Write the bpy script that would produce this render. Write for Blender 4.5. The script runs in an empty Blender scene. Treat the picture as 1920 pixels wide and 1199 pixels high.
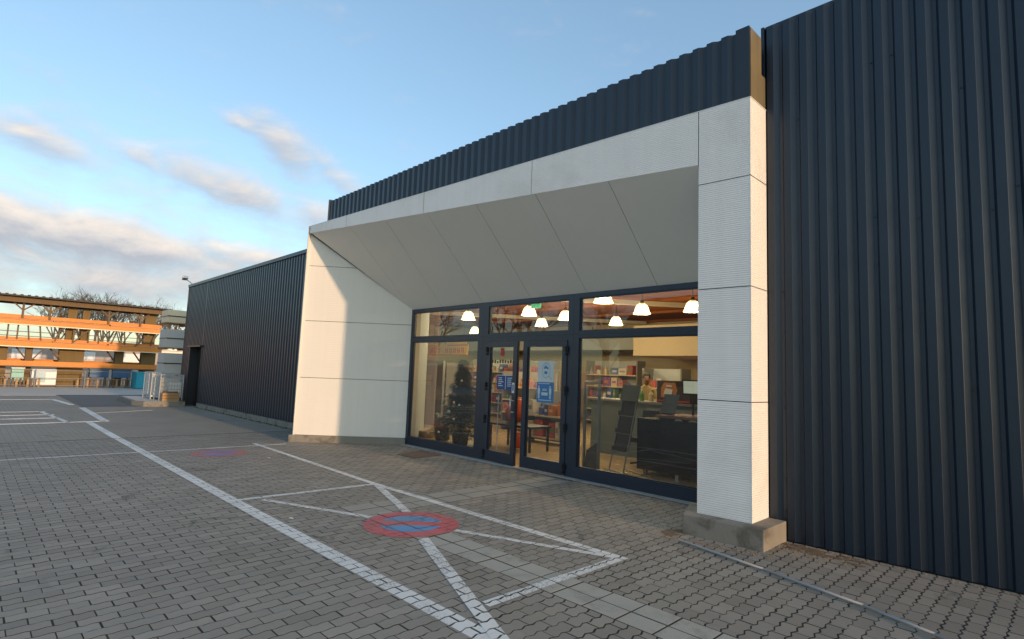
import bpy, math, random
from mathutils import Matrix, Vector
random.seed(7)
R = math.radians
scene = bpy.context.scene
COL = scene.collection

# ------------------------------------------------------------------ camera
cam_d = bpy.data.cameras.new('camera')
cam = bpy.data.objects.new('camera', cam_d)
COL.objects.link(cam)
yaw, pit, rol = R(-45.7), R(5.65), R(2.16)
fw = Vector((math.sin(yaw)*math.cos(pit), math.cos(yaw)*math.cos(pit), math.sin(pit)))
rt = Vector((math.cos(yaw), -math.sin(yaw), 0))
up = rt.cross(fw)
r2 = rt*math.cos(rol) + up*math.sin(rol)
u2 = -rt*math.sin(rol) + up*math.cos(rol)
cam.matrix_world = Matrix(((r2.x, u2.x, -fw.x, 0), (r2.y, u2.y, -fw.y, 0), (r2.z, u2.z, -fw.z, 1.6), (0, 0, 0, 1)))
cam_d.sensor_width = 36
cam_d.lens = 36*1047/1920
cam_d.clip_start = 0.05
cam_d.clip_end = 3000
scene.camera = cam

# ------------------------------------------------------------------ sky, sun, exposure
SUN_EL, SUN_AZ = 7.0, 91.0          # degrees; azimuth clockwise from +Y
SKY_STRENGTH, SUN_STRENGTH, EXPOSURE = 0.15, 2.0, 0.97
world = bpy.data.worlds.new('World')
scene.world = world
world.use_nodes = True
wt = world.node_tree
wt.nodes.clear()


class NT:
    """small helper for building node trees"""
    def __init__(s, tree): s.t = tree
    def n(s, typ, **kw):
        nd = s.t.nodes.new(typ)
        for k, v in kw.items(): setattr(nd, k, v)
        return nd
    def put(s, sock, v):
        if isinstance(v, bpy.types.NodeSocket): s.t.links.new(v, sock)
        elif v is not None: sock.default_value = v
    def m(s, op, a, b=None, c=None, clamp=False):
        nd = s.n('ShaderNodeMath', operation=op, use_clamp=clamp)
        s.put(nd.inputs[0], a); s.put(nd.inputs[1], b)
        if c is not None: s.put(nd.inputs[2], c)
        return nd.outputs[0]
    def ss(s, x, lo, hi, a=0.0, b=1.0):
        nd = s.n('ShaderNodeMapRange', interpolation_type='SMOOTHSTEP')
        s.put(nd.inputs[0], x)
        for i, v in enumerate((lo, hi, a, b)): s.put(nd.inputs[i+1], v)
        return nd.outputs[0]
    def noise(s, vec, scale, detail=4, rough=0.55, dist=0.0):
        nd = s.n('ShaderNodeTexNoise')
        if vec is not None: s.put(nd.inputs['Vector'], vec)
        nd.inputs['Scale'].default_value = scale
        nd.inputs['Detail'].default_value = detail
        nd.inputs['Roughness'].default_value = rough
        nd.inputs['Distortion'].default_value = dist
        return nd.outputs[0]
    def mixc(s, f, a, b, blend='MIX'):
        nd = s.n('ShaderNodeMix', data_type='RGBA', blend_type=blend)
        s.put(nd.inputs[0], f)
        for i, v in ((6, a), (7, b)):
            s.put(nd.inputs[i], (*v, 1) if isinstance(v, tuple) and len(v) == 3 else v)
        return nd.outputs[2]
    def vm(s, op, a, b=None):
        nd = s.n('ShaderNodeVectorMath', operation=op)
        s.put(nd.inputs[0], a); s.put(nd.inputs[1], b)
        return nd.outputs[0]


W = NT(wt)
gen = W.n('ShaderNodeTexCoord').outputs['Generated']
sky = W.n('ShaderNodeTexSky', sky_type='NISHITA', sun_disc=False)
sky.sun_elevation = R(SUN_EL)
sky.sun_rotation = R(SUN_AZ)
sky.altitude = 0
sky.air_density = 1.0
sky.dust_density = 1.0
sky.ozone_density = 1.6
bg1 = W.n('ShaderNodeBackground')
bg1.inputs[1].default_value = SKY_STRENGTH
gm = W.n('ShaderNodeGamma'); gm.inputs[1].default_value = 0.72
wt.links.new(sky.outputs[0], gm.inputs[0])
wt.links.new(W.vm('MULTIPLY', gm.outputs[0], (1.27, 1.46, 1.62)), bg1.inputs[0])
# clouds: gaussian banks (azimuth, elevation, half widths, tilt, weight) broken up by noise, plus a thin scatter everywhere
BANKS = ((-87, 10.0, 15, 2.3, -0.08, 1.15), (-71, 10.0, 6.5, 1.1, -0.10, .85), (-84, 6.4, 17, 1.5, 0.0, .85), (-82, 7.4, 22, 4.2, -.05, .85),
         (-73.5, 15.6, 6.5, 1.7, -0.22, .85), (-66, 14.8, 3.6, 1.4, -0.05, .72), (-69.5, 20.6, 3.6, 2.2, -0.55, .62), (-72.5, 21.6, 2.5, .9, -.2, .55),
         (-86.5, 16.6, 5.2, 1.3, -0.2, .72), (-80, 17.2, 5, 1.3, -0.2, .55), (-76, 14, 14, 4.2, -.15, .36), (-64, 18.5, 3, 1.6, -.6, .5))


def field(vec):
    sep = W.n('ShaderNodeSeparateXYZ'); wt.links.new(vec, sep.inputs[0])
    x, y, z = sep.outputs
    el = W.m('MULTIPLY', W.m('ARCSINE', z), 57.2958)
    az = W.m('MULTIPLY', W.m('ARCTAN2', x, y), 57.2958)
    sv = W.vm('MULTIPLY', vec, (1, 1, 2.3))
    n1 = W.noise(sv, 11.0, 8, 0.58, 0.35)
    n2 = W.noise(sv, 1.7, 3, 0.5, 0.2)
    tot = None
    for a0, e0, sa, se, tilt, w in BANKS:
        da = W.m('DIVIDE', W.m('SUBTRACT', az, a0), sa)
        de = W.m('DIVIDE', W.m('SUBTRACT', W.m('SUBTRACT', el, e0), W.m('MULTIPLY', W.m('SUBTRACT', az, a0), tilt)), se)
        q = W.m('ADD', W.m('MULTIPLY', da, da), W.m('MULTIPLY', de, de))
        g = W.m('MULTIPLY', W.m('EXPONENT', W.m('MULTIPLY', q, -0.75)), w)
        tot = g if tot is None else W.m('MAXIMUM', tot, g)
    scatter = W.ss(n2, 0.55, 0.75, 0.0, 0.35)
    f = W.m('MAXIMUM', tot, scatter)
    return W.m('ADD', f, W.m('MULTIPLY', W.m('SUBTRACT', n1, 0.5), 1.25)), el


f0, el0 = field(gen)
f1, _ = field(W.vm('NORMALIZE', W.vm('ADD', gen, (0, 0, 0.016))))
dens = W.ss(f0, 0.05, 1.0)
lit = W.m('ADD', 0.22, W.m('MULTIPLY', W.m('SUBTRACT', f0, f1), 1.25), clamp=True)
ccol = W.mixc(lit, (0.42, 0.435, 0.485), (0.92, 0.80, 0.69))
bg2 = W.n('ShaderNodeBackground')
wt.links.new(ccol, bg2.inputs[0])
bg2.inputs[1].default_value = 0.60
ms = W.n('ShaderNodeMixShader')
wt.links.new(W.m('MULTIPLY', dens, W.ss(el0, -1.0, 2.0, 0.0, 0.95)), ms.inputs[0])
wt.links.new(bg1.outputs[0], ms.inputs[1]); wt.links.new(bg2.outputs[0], ms.inputs[2])
wo = W.n('ShaderNodeOutputWorld')
wt.links.new(ms.outputs[0], wo.inputs[0])

sun_d = bpy.data.lights.new('sun', 'SUN')
sun_d.energy = SUN_STRENGTH
sun_d.angle = R(0.8)
sun_d.color = (0.88, 0.58, 0.34)
sun = bpy.data.objects.new('sun', sun_d)
COL.objects.link(sun)
sdir = Vector((math.sin(R(SUN_AZ))*math.cos(R(SUN_EL)), math.cos(R(SUN_AZ))*math.cos(R(SUN_EL)), math.sin(R(SUN_EL))))
sun.rotation_euler = sdir.to_track_quat('Z', 'Y').to_euler()

scene.view_settings.view_transform = 'Standard'
scene.view_settings.look = 'None'
scene.view_settings.exposure = EXPOSURE
scene.view_settings.gamma = 1
scene.view_settings.use_curve_mapping = False
scene.cycles.use_denoising = True
scene.cycles.max_bounces = 8
scene.cycles.transparent_max_bounces = 12
scene.cycles.sample_clamp_indirect = 4.0

# ------------------------------------------------------------------ materials
MATS = {}


def mat(name, col, rough=0.6, metal=0.0, var=0.12, vscale=3.0, grain=0.0, gscale=90.0, bump=0.0, bscale=60.0, spec=0.5, emit=None, estr=0.0,
        stain=None, stain_amt=0.0, stain_scale=1.2, streak=0.0):
    """procedural material: base colour, large soft variation, fine grain, optional stains / vertical streaks / bump"""
    if name in MATS: return MATS[name]
    m = bpy.data.materials.new(name); m.use_nodes = True
    T = NT(m.node_tree)
    bs = m.node_tree.nodes['Principled BSDF']
    pos = T.n('ShaderNodeTexCoord').outputs['Object']
    c = (*col, 1)
    f = T.m('MULTIPLY_ADD', T.noise(pos, vscale, 5, 0.6), var*2, 1-var)
    if grain: f = T.m('MULTIPLY', f, T.m('MULTIPLY_ADD', T.noise(pos, gscale, 3, 0.7), grain*2, 1-grain))
    if streak:
        mp = T.n('ShaderNodeMapping'); T.put(mp.inputs[0], pos); mp.inputs['Scale'].default_value = (9, 9, 0.35)
        f = T.m('MULTIPLY', f, T.m('MULTIPLY_ADD', T.noise(mp.outputs[0], 1.0, 4, 0.6), streak*2, 1-streak))
    cc = T.vm('MULTIPLY', c[:3], None)
    nd = cc.node; comb = T.n('ShaderNodeCombineXYZ')
    for i in range(3): T.put(comb.inputs[i], f)
    T.put(nd.inputs[1], comb.outputs[0])
    if stain:
        k = T.ss(T.noise(pos, stain_scale, 6, 0.62, 0.4), 0.5, 0.68, 0.0, stain_amt)
        cc = T.mixc(k, cc, stain)
    T.put(bs.inputs['Base Color'], cc)
    bs.inputs['Roughness'].default_value = rough
    T.put(bs.inputs['Roughness'], T.m('MULTIPLY_ADD', T.noise(pos, vscale*3, 4), 0.16, rough-0.08, clamp=True))
    bs.inputs['Metallic'].default_value = metal
    bs.inputs['Specular IOR Level'].default_value = spec
    if emit:
        bs.inputs['Emission Color'].default_value = (*emit, 1); bs.inputs['Emission Strength'].default_value = estr
    if bump:
        b = T.n('ShaderNodeBump'); b.inputs['Strength'].default_value = bump; b.inputs['Distance'].default_value = 0.01
        T.put(b.inputs['Height'], T.noise(pos, bscale, 5, 0.65)); T.put(bs.inputs['Normal'], b.outputs[0])
    MATS[name] = m
    return m


def paver_mat(name, c1, c2, far=False):
    m = bpy.data.materials.new(name); m.use_nodes = True
    T = NT(m.node_tree); bs = m.node_tree.nodes['Principled BSDF']
    geo = T.n('ShaderNodeNewGeometry')
    wpos = geo.outputs['Position']
    if far:
        br = T.n('ShaderNodeTexBrick'); T.put(br.inputs['Vector'], T.vm('MULTIPLY', wpos, (1, 1, 1)))
        mp = T.n('ShaderNodeMapping'); T.put(mp.inputs[0], wpos); mp.inputs['Rotation'].default_value = (0, 0, R(90))
        T.put(br.inputs['Vector'], mp.outputs[0])
        br.inputs['Scale'].default_value = 1.0; br.inputs['Brick Width'].default_value = .21; br.inputs['Row Height'].default_value = .107
        br.inputs['Mortar Size'].default_value = .006; br.inputs['Bias'].default_value = 0
        br.inputs['Color1'].default_value = (*c1, 1); br.inputs['Color2'].default_value = (*c2, 1); br.inputs['Mortar'].default_value = (.17, .16, .14, 1)
        col = br.outputs['Color']
    else:
        rnd = T.m('FRACT', T.m('ADD', T.n('ShaderNodeObjectInfo').outputs['Random'], geo.outputs['Random Per Island']))
        rnd2 = T.m('FRACT', T.m('MULTIPLY', rnd, 37.7))
        col = T.mixc(rnd, c1, c2)
        f = T.m('MULTIPLY_ADD', rnd2, 0.20, 0.90)
        cb = T.n('ShaderNodeCombineXYZ')
        for i in range(3): T.put(cb.inputs[i], f)
        col = T.vm('MULTIPLY', col, cb.outputs[0])
    n1 = T.noise(wpos, 0.55, 5, 0.6, 0.5)
    n2 = T.noise(wpos, 2.6, 5, 0.65, 0.3)
    n3 = T.noise(wpos, 260, 3, 0.7)
    n4 = T.noise(wpos, 40, 4, 0.7)
    f = T.m('MULTIPLY', T.m('MULTIPLY_ADD', n1, 0.42, 0.79), T.m('MULTIPLY_ADD', n2, 0.34, 0.83))
    f = T.m('MULTIPLY', f, T.m('MULTIPLY_ADD', n3, 0.34, 0.83))
    f = T.m('MULTIPLY', f, T.m('MULTIPLY_ADD', n4, 0.24, 0.88))
    cb = T.n('ShaderNodeCombineXYZ')
    for i in range(3): T.put(cb.inputs[i], f)
    col = T.vm('MULTIPLY', col, cb.outputs[0])
    # oil spots and sandy patches
    col = T.mixc(T.ss(T.noise(wpos, 1.7, 4, 0.6, 0.8), 0.63, 0.75, 0, 0.62), col, (.06, .057, .052))
    col = T.mixc(T.ss(T.noise(T.vm('ADD', wpos, (9, 4, 0)), 0.8, 5, 0.65, 0.8), 0.56, 0.72, 0, 0.38), col, (.30, .255, .20))
    T.put(bs.inputs['Base Color'], col)
    T.put(bs.inputs['Roughness'], T.m('MULTIPLY_ADD', n2, 0.25, 0.66))
    bs.inputs['Specular IOR Level'].default_value = 0.15 if far else 0.3
    b = T.n('ShaderNodeBump'); b.inputs['Strength'].default_value = 0.45; b.inputs['Distance'].default_value = 0.004
    T.put(b.inputs['Height'], n3); T.put(bs.inputs['Normal'], b.outputs[0])
    MATS[name] = m
    return m


def glass_mat():
    m = bpy.data.materials.new('window_glass'); m.use_nodes = True
    t = m.node_tree; t.nodes.clear(); T = NT(t)
    tr = T.n('ShaderNodeBsdfTransparent'); tr.inputs[0].default_value = (.90, .93, .90, 1)
    gl = T.n('ShaderNodeBsdfGlossy'); gl.inputs['Roughness'].default_value = 0.0; gl.inputs[0].default_value = (1, 1, 1, 1)
    fr = T.n('ShaderNodeFresnel'); fr.inputs[0].default_value = 1.5
    geo = T.n('ShaderNodeNewGeometry')
    bmp = T.n('ShaderNodeBump'); bmp.inputs['Strength'].default_value = 0.02; bmp.inputs['Distance'].default_value = 0.02
    T.put(bmp.inputs['Height'], T.noise(geo.outputs['Position'], 1.3, 2)); T.put(gl.inputs['Normal'], bmp.outputs[0])
    f = T.m('MULTIPLY', T.m('MULTIPLY', fr.outputs[0], 1.9), T.m('SUBTRACT', 1.0, geo.outputs['Backfacing']), clamp=True)
    mx = T.n('ShaderNodeMixShader'); T.put(mx.inputs[0], f); t.links.new(tr.outputs[0], mx.inputs[1]); t.links.new(gl.outputs[0], mx.inputs[2])
    o = T.n('ShaderNodeOutputMaterial'); t.links.new(mx.outputs[0], o.inputs[0])
    return m


def paint_mat(name, col, worn=0.25):
    m = bpy.data.materials.new(name); m.use_nodes = True
    T = NT(m.node_tree); bs = m.node_tree.nodes['Principled BSDF']
    w = T.n('ShaderNodeNewGeometry').outputs['Position']
    f = T.m('MULTIPLY', T.m('MULTIPLY_ADD', T.noise(w, 3, 5, .65), .3, .85), T.m('MULTIPLY_ADD', T.noise(w, 150, 3, .7), .26, .87))
    cb = T.n('ShaderNodeCombineXYZ')
    for i in range(3): T.put(cb.inputs[i], f)
    c = T.vm('MULTIPLY', col, cb.outputs[0])
    k = T.m('MULTIPLY', T.ss(T.noise(w, 70, 4, .75), .47, .62), T.ss(T.noise(w, 2.2, 4, .6), .40, .60), clamp=True)
    c = T.mixc(T.m('MULTIPLY_ADD', k, .9, worn*.4), c, (.22, .205, .18))
    T.put(bs.inputs['Base Color'], c); bs.inputs['Roughness'].default_value = .7
    MATS[name] = m
    return m


PAVER = paver_mat('grey_concrete_paver', (.275, .244, .198), (.32, .28, .228))
PAVING_FAR = paver_mat('far_paving', (.345, .292, .228), (.365, .31, .245), far=True)
TILE = mat('ribbed_concrete_slab', (.43, .395, .325), .85, var=.16, vscale=2.5, grain=.16, gscale=120, bump=.3, bscale=150, stain=(.2, .185, .15), stain_amt=.5, stain_scale=3)
TILE2 = mat('plain_concrete_slab', (.36, .325, .265), .85, var=.16, vscale=2.5, grain=.16, gscale=120, bump=.3, bscale=150)
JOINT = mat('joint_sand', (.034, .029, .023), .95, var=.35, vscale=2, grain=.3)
ASPHALT = mat('asphalt', (.115, .115, .112), .9, var=.18, vscale=.5, grain=.3, gscale=200)
CONCYARD = mat('pale_yard_concrete', (.52, .47, .40), .9, var=.12, vscale=.4, grain=.15)
LINE = paint_mat('white_road_paint', (.82, .785, .72), .14)
RED = paint_mat('red_road_paint', (.64, .125, .13), .14)
BLUE = paint_mat('blue_road_paint', (.125, .31, .53), .14)
RED_F = paint_mat('faded_red_paint', (.52, .18, .15), .5)
BLUE_F = paint_mat('faded_blue_paint', (.21, .24, .52), .45)
CLAD = mat('anthracite_cladding', (.0062, .0160, .031), .40, var=.14, vscale=1.2, spec=.62, streak=.10, bump=.02, bscale=8)
TRIM = mat('anthracite_trim', (.018, .026, .037), .38, var=.1, spec=.5, streak=.08)
WHITE = mat('white_fluted_panel', (.81, .795, .765), .5, var=.035, vscale=1.5, streak=.06, stain=(.58, .56, .51), stain_amt=.35, stain_scale=.8)
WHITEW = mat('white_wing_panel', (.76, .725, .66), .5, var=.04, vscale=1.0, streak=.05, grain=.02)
SOFFIT = mat('grey_soffit_panel', (.80, .77, .71), .6, var=.05, vscale=.8, streak=.02)
GAP = mat('dark_gap', (.03, .028, .026), .9)
CONC = mat('cast_concrete', (.235, .215, .18), .85, var=.2, vscale=3, grain=.14, gscale=60, bump=.35, bscale=40, streak=.12, stain=(.10, .085, .066), stain_amt=.8, stain_scale=3.2)
SILL = mat('sill_concrete', (.37, .355, .325), .85, var=.15, grain=.12, stain=(.16, .12, .09), stain_amt=.5, stain_scale=3)
FRAME = mat('blue_grey_aluminium', (.024, .032, .049), .33, var=.06, spec=.5)
BLACK = mat('black_plastic', (.012, .012, .013), .4)
STEEL = mat('brushed_steel', (.62, .60, .57), .3, 1.0, var=.06)
GALV = mat('galvanised_steel', (.44, .46, .48), .42, .9, var=.18, vscale=6)
GLASS = glass_mat()
INWALL = mat('cream_interior_wall', (.64, .52, .345), .8, var=.03)
INWHITE = mat('white_interior_wall', (.42, .46, .455), .8, var=.03)
CEIL = mat('brown_timber_ceiling', (.34, .115, .03), .9, var=.25, vscale=1.5, streak=.15, spec=.08)
BEAM = mat('cream_ceiling_beam', (.60, .52, .39), .6, var=.06)
FLOOR = mat('polished_shop_floor', (.46, .35, .20), .25, var=.1, vscale=1.2, grain=.05)
ORANGE = mat('orange_rack_paint', (.62, .21, .022), .55, var=.2, vscale=1.2, grain=.1, streak=.1)
PINKWOOD = mat('pinkish_timber', (.55, .24, .12), .8, var=.25, vscale=1)
BROWN = mat('brown_weathered_steel', (.145, .09, .042), .75, var=.25, vscale=.8, streak=.2)
OLIVE = mat('olive_boarded_column', (.17, .115, .045), .8, var=.25, vscale=.8, streak=.2)
DARKROOF = mat('dark_roof_sheet', (.05, .045, .042), .7)
PALEWALL = mat('pale_warehouse_wall', (.84, .79, .72), .85, var=.05, vscale=.2)
PINKWALL = mat('pinkish_plaster', (.43, .35, .30), .9, var=.07, vscale=.3)
BARK = mat('bare_bark', (.11, .09, .075), .95, var=.2)
WHITEPL = mat('white_plastic', (.75, .75, .72), .5, var=.05)
GREYM = mat('dull_zinc', (.46, .47, .47), .7)
FENCEM = mat('dull_fence_paint', (.20, .185, .165), .8)
GREYPL = mat('grey_board', (.23, .235, .235), .55, var=.05)
TEAL = mat('turquoise_paint', (.02, .33, .44), .45, var=.08)
BLOCK = mat('grey_concrete_block', (.56, .53, .47), .9, var=.15, vscale=2)
WRAP = mat('cream_wrap', (.72, .60, .40), .4, var=.1)
WOOD = mat('raw_wood', (.40, .24, .11), .8, var=.25, vscale=4)
RUST = mat('rusty_mat', (.155, .10, .078), .95, var=.25, vscale=6, grain=.25)
SOIL = mat('brown_dirt', (.16, .105, .065), 1.0, var=.4, vscale=9, grain=.3, gscale=60)
GRAVEL = mat('grit', (.27, .21, .145), .95, var=.3, vscale=14)
LEAF = mat('dark_fir_needles', (.012, .04, .017), .7, var=.3, vscale=8)
BULB = mat('lamp_bulb', (1, .9, .7), .5, emit=(1.0, .80, .50), estr=22)
SHADE = mat('ribbed_glass_shade', (.85, .8, .65), .2, emit=(1.0, .74, .38), estr=.75)
_t = NT(SHADE.node_tree); _mx = _t.n('ShaderNodeMixShader'); _mx.inputs[0].default_value = .5
_tr = _t.n('ShaderNodeBsdfTransparent'); _t.put(_mx.inputs[1], _tr.outputs[0]); _t.put(_mx.inputs[2], SHADE.node_tree.nodes['Principled BSDF'].outputs[0])
_t.put(SHADE.node_tree.nodes['Material Output'].inputs[0], _mx.outputs[0])
PBLUE = mat('poster_blue', (.05, .20, .42), .5)
PNAVY = mat('poster_navy', (.025, .07, .22), .5)
PWHITE = mat('paper_white', (.62, .66, .64), .6)
PGREY = mat('paper_print', (.30, .36, .38), .6)
YELLOW = mat('yellow_banner', (.75, .42, .03), .6)
REDC = mat('red_print', (.50, .045, .02), .6)
GREEN = mat('exit_green', (.02, .35, .14), .5, emit=(.05, .6, .25), estr=.5)
SKIN = mat('skin', (.35, .2, .13), .55)
HAIR = mat('dark_hair', (.012, .009, .007), .5)
SHIRT = mat('mustard_shirt', (.42, .32, .13), .85)
TROUS = mat('dark_trousers', (.03, .03, .035), .85)
COUNTER = mat('black_counter', (.012, .013, .017), .25, var=.03, vscale=.8)
GREENGREY = mat('green_grey_counter', (.16, .19, .165), .5)
GOODS = [mat('goods_'+n, c, .55, var=.15, vscale=9) for n, c in dict(blue=(.06, .11, .33), red=(.42, .07, .06), purple=(.22, .11, .34), white=(.62, .60, .54), green=(.10, .24, .07), orange=(.52, .2, .05), grey=(.25, .26, .26), pink=(.5, .22, .26), cream=(.6, .48, .3)).items()]
GOODN = ['blue', 'red', 'purple', 'white', 'green', 'orange', 'grey', 'pink', 'cream']
BLUEC = mat('blue_crate', (.03, .10, .2), .5)
CARP = mat('dark_blue_car_paint', (.012, .022, .05), .25)
TYRE = mat('tyre_rubber', (.015, .015, .015), .9)
ROOFTILE = mat('red_roof_tile', (.20, .075, .045), .85, var=.2)
CLAY = mat('orange_fabric', (.48, .085, .03), .8, var=.3, vscale=6)


# ------------------------------------------------------------------ mesh builder
class MB:
    def __init__(s): s.v, s.f, s.mi = [], [], []
    def add(s, vs, fs, mi=0):
        o = len(s.v); s.v += [tuple(v) for v in vs]
        for f in fs: s.f.append(tuple(o+i for i in f)); s.mi.append(mi)
        return s
    def box(s, x0, x1, y0, y1, z0, z1, mi=0):
        return s.add([(x, y, z) for x in (x0, x1) for y in (y0, y1) for z in (z0, z1)],
                     [(0, 1, 3, 2), (4, 6, 7, 5), (0, 4, 5, 1), (2, 3, 7, 6), (0, 2, 6, 4), (1, 5, 7, 3)], mi)
    def obox(s, c, ax, ay, az, mi=0):
        """oriented box: centre and three half vectors"""
        c, ax, ay, az = map(Vector, (c, ax, ay, az))
        vs = [c+i*ax+j*ay+k*az for i in (-1, 1) for j in (-1, 1) for k in (-1, 1)]
        fl = ax.cross(ay).dot(az) < 0
        fs = [(0, 1, 3, 2), (4, 6, 7, 5), (0, 4, 5, 1), (2, 3, 7, 6), (0, 2, 6, 4), (1, 5, 7, 3)]
        return s.add(vs, [f[::-1] for f in fs] if fl else fs, mi)
    def bar(s, a, b, w, h, mi=0):
        """rectangular bar from a to b"""
        a, b = Vector(a), Vector(b); d = (b-a); L = d.length; d.normalize()
        u = Vector((0, 0, 1)) if abs(d.z) < .9 else Vector((0, 1, 0))
        r = d.cross(u).normalized(); u = r.cross(d)
        return s.obox((a+b)/2, d*L/2, r*w/2, u*h/2, mi)
    def tube(s, a, b, r0, r1=None, n=8, mi=0, cap=True):
        a, b = Vector(a), Vector(b); r1 = r0 if r1 is None else r1
        d = (b-a).normalized(); u = Vector((0, 0, 1)) if abs(d.z) < .9 else Vector((1, 0, 0))
        p = d.cross(u).normalized(); q = d.cross(p)
        vs = []
        for c, r in ((a, r0), (b, r1)):
            vs += [c+(p*math.cos(2*math.pi*i/n)+q*math.sin(2*math.pi*i/n))*r for i in range(n)]
        fs = [(i, (i+1) % n, n+(i+1) % n, n+i) for i in range(n)]
        if cap: fs += [tuple(range(n))[::-1], tuple(range(n, 2*n))]
        return s.add(vs, fs, mi)
    def lathe(s, c, prof, n=14, mi=0):
        """profile (r, z) turned about a vertical axis through c"""
        vs, fs = [], []
        for r, z in prof: vs += [(c[0]+r*math.cos(2*math.pi*i/n), c[1]+r*math.sin(2*math.pi*i/n), c[2]+z) for i in range(n)]
        for k in range(len(prof)-1):
            fs += [(k*n+i, k*n+(i+1) % n, (k+1)*n+(i+1) % n, (k+1)*n+i) for i in range(n)]
        return s.add(vs, fs, mi)
    def ball(s, c, r, n=10, m=6, mi=0, sz=1.0):
        return s.lathe(c, [(max(r*math.sin(math.pi*k/m), 1e-4), -r*sz*math.cos(math.pi*k/m)) for k in range(m+1)], n, mi)
    def slab(s, poly, nrm, t, mi=0):
        """polygon thickened by t against its normal"""
        n = Vector(nrm).normalized(); P = [Vector(p) for p in poly]; k = len(P)
        a = sum((P[i].cross(P[(i+1) % k]) for i in range(k)), Vector())
        if a.dot(n) < 0: P = P[::-1]
        vs = P+[p-n*t for p in P]
        return s.add(vs, [tuple(range(k)), tuple(range(2*k-1, k-1, -1))]+[(i, k+i, k+(i+1) % k, (i+1) % k) for i in range(k)], mi)


FRM = {}


def tag(o, label=None, cat=None, group=None, kind=None):
    for k, v in (('label', label), ('category', cat), ('group', group), ('kind', kind)):
        if v: o[k] = v
    return o


def thing(name, label, cat, loc, rot=0.0, group=None):
    o = bpy.data.objects.new(name, None); COL.objects.link(o)
    o.location = loc; o.rotation_euler = (0, 0, rot); o.empty_display_size = .2
    FRM[o.name] = Matrix.Translation(loc) @ Matrix.Rotation(rot, 4, 'Z')
    return tag(o, label, cat, group)


def add(name, mb, mats, parent=None, label=None, cat=None, group=None, kind=None, smooth=False, local=False):
    me = bpy.data.meshes.new(name)
    vs = mb.v
    fr = FRM.get(parent.name) if parent else None
    if fr is not None and not local:
        inv = fr.inverted(); vs = [inv @ Vector(v) for v in vs]
    me.from_pydata([tuple(v) for v in vs], [], mb.f)
    for m in (mats if isinstance(mats, (list, tuple)) else [mats]): me.materials.append(m)
    if any(mb.mi): me.polygons.foreach_set('material_index', mb.mi)
    if smooth: me.polygons.foreach_set('use_smooth', [True]*len(me.polygons))
    me.update()
    o = bpy.data.objects.new(name, me); COL.objects.link(o)
    if parent: o.parent = parent
    FRM[o.name] = fr if fr is not None else Matrix.Identity(4)
    return tag(o, label, cat, group, kind)


def copy_tree(o, parent=None):
    c = o.copy(); COL.objects.link(c)
    if parent: c.parent = parent
    for ch in list(o.children): copy_tree(ch, c)
    return c


def clip(poly, fn):
    """keep the part of a polygon where fn(p) >= 0 (fn linear)"""
    out = []
    for i in range(len(poly)):
        a, b = poly[i], poly[(i+1) % len(poly)]
        fa, fb = fn(a), fn(b)
        if fa >= 0: out.append(a)
        if (fa > 0 > fb) or (fa < 0 < fb):
            t = fa/(fa-fb); out.append(tuple(a[k]+(b[k]-a[k])*t for k in range(len(a))))
    return out if len(out) > 2 else []


def clip_convex(poly, conv):
    """clip to a counter-clockwise convex polygon"""
    for i in range(len(conv)):
        (x0, y0), (x1, y1) = conv[i], conv[(i+1) % len(conv)]
        poly = clip(poly, lambda p: (x1-x0)*(p[1]-y0)-(y1-y0)*(p[0]-x0))
        if not poly: return []
    return poly


def area2(p): return sum(p[i][0]*p[(i+1) % len(p)][1]-p[(i+1) % len(p)][0]*p[i][1] for i in range(len(p)))/2


# ------------------------------------------------------------------ ground
g = MB(); g.box(-900, 900, -900, 900, -.6, -.016)
add('ground', g, JOINT, kind='structure')
p = MB(); p.box(-31.2, -14.0, -14, 6.3, -.015, -.002); p.box(-14.0, -11.9, -14, -2.0, -.015, -.002)
add('far_paving', p, PAVING_FAR, kind='structure')
p = MB(); p.box(-400, -31.2, -300, 300, -.015, -.001)
add('yard_concrete', p, CONCYARD, kind='structure')
p = MB(); p.box(-11.9, 60, -60, -2.0, -.015, -.003); p.box(-31.2, -11.9, -60, -14, -.015, -.003); p.box(1.6, 60, -2.0, 6.2, -.015, -.003)
add('car_park', p, PAVING_FAR, kind='structure')
p = MB(); p.add([(-31.1, 3.05, .004), (-23.4, 2.98, .004), (-23.3, 6.25, .004), (-31.1, 9.5, .004)], [(0, 1, 2, 3)])
p.add([(-31.1, 6.3, .004), (-25.0, 6.3, .004), (-25, 12, .004), (-31.1, 12, .004)], [(0, 1, 2, 3)])
add('asphalt_strip', p, ASPHALT, kind='structure')

# pavers in running bond along Y, wavy long sides
PX, PY = 0.107, 0.212
TB = (-5.62, 1.7, 3.27, 3.66)        # two rows of ribbed slabs
TS = (-6.10, -5.58, 3.27, 6.90)      # slab path to the shop door
yard = add('paved_yard', MB().box(-14.0, 1.6, -2.0, 6.92, -.012, -.0026), JOINT, kind='structure')


def outline(x, y, w, L, amp):
    k = ((0, 0), (.125, 1), (.375, -1), (.625, 1), (.875, -1), (1, 0))
    l = [(x+.5*(PX-w)+amp*a, y+.5*(PY-L)+L*t) for t, a in k]
    r = [(x+PX-.5*(PX-w)+amp*a, y+.5*(PY-L)+L*t) for t, a in k]
    # slightly bevelled corners so that the short joints open into dark notches
    return r[:] + l[::-1]


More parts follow.
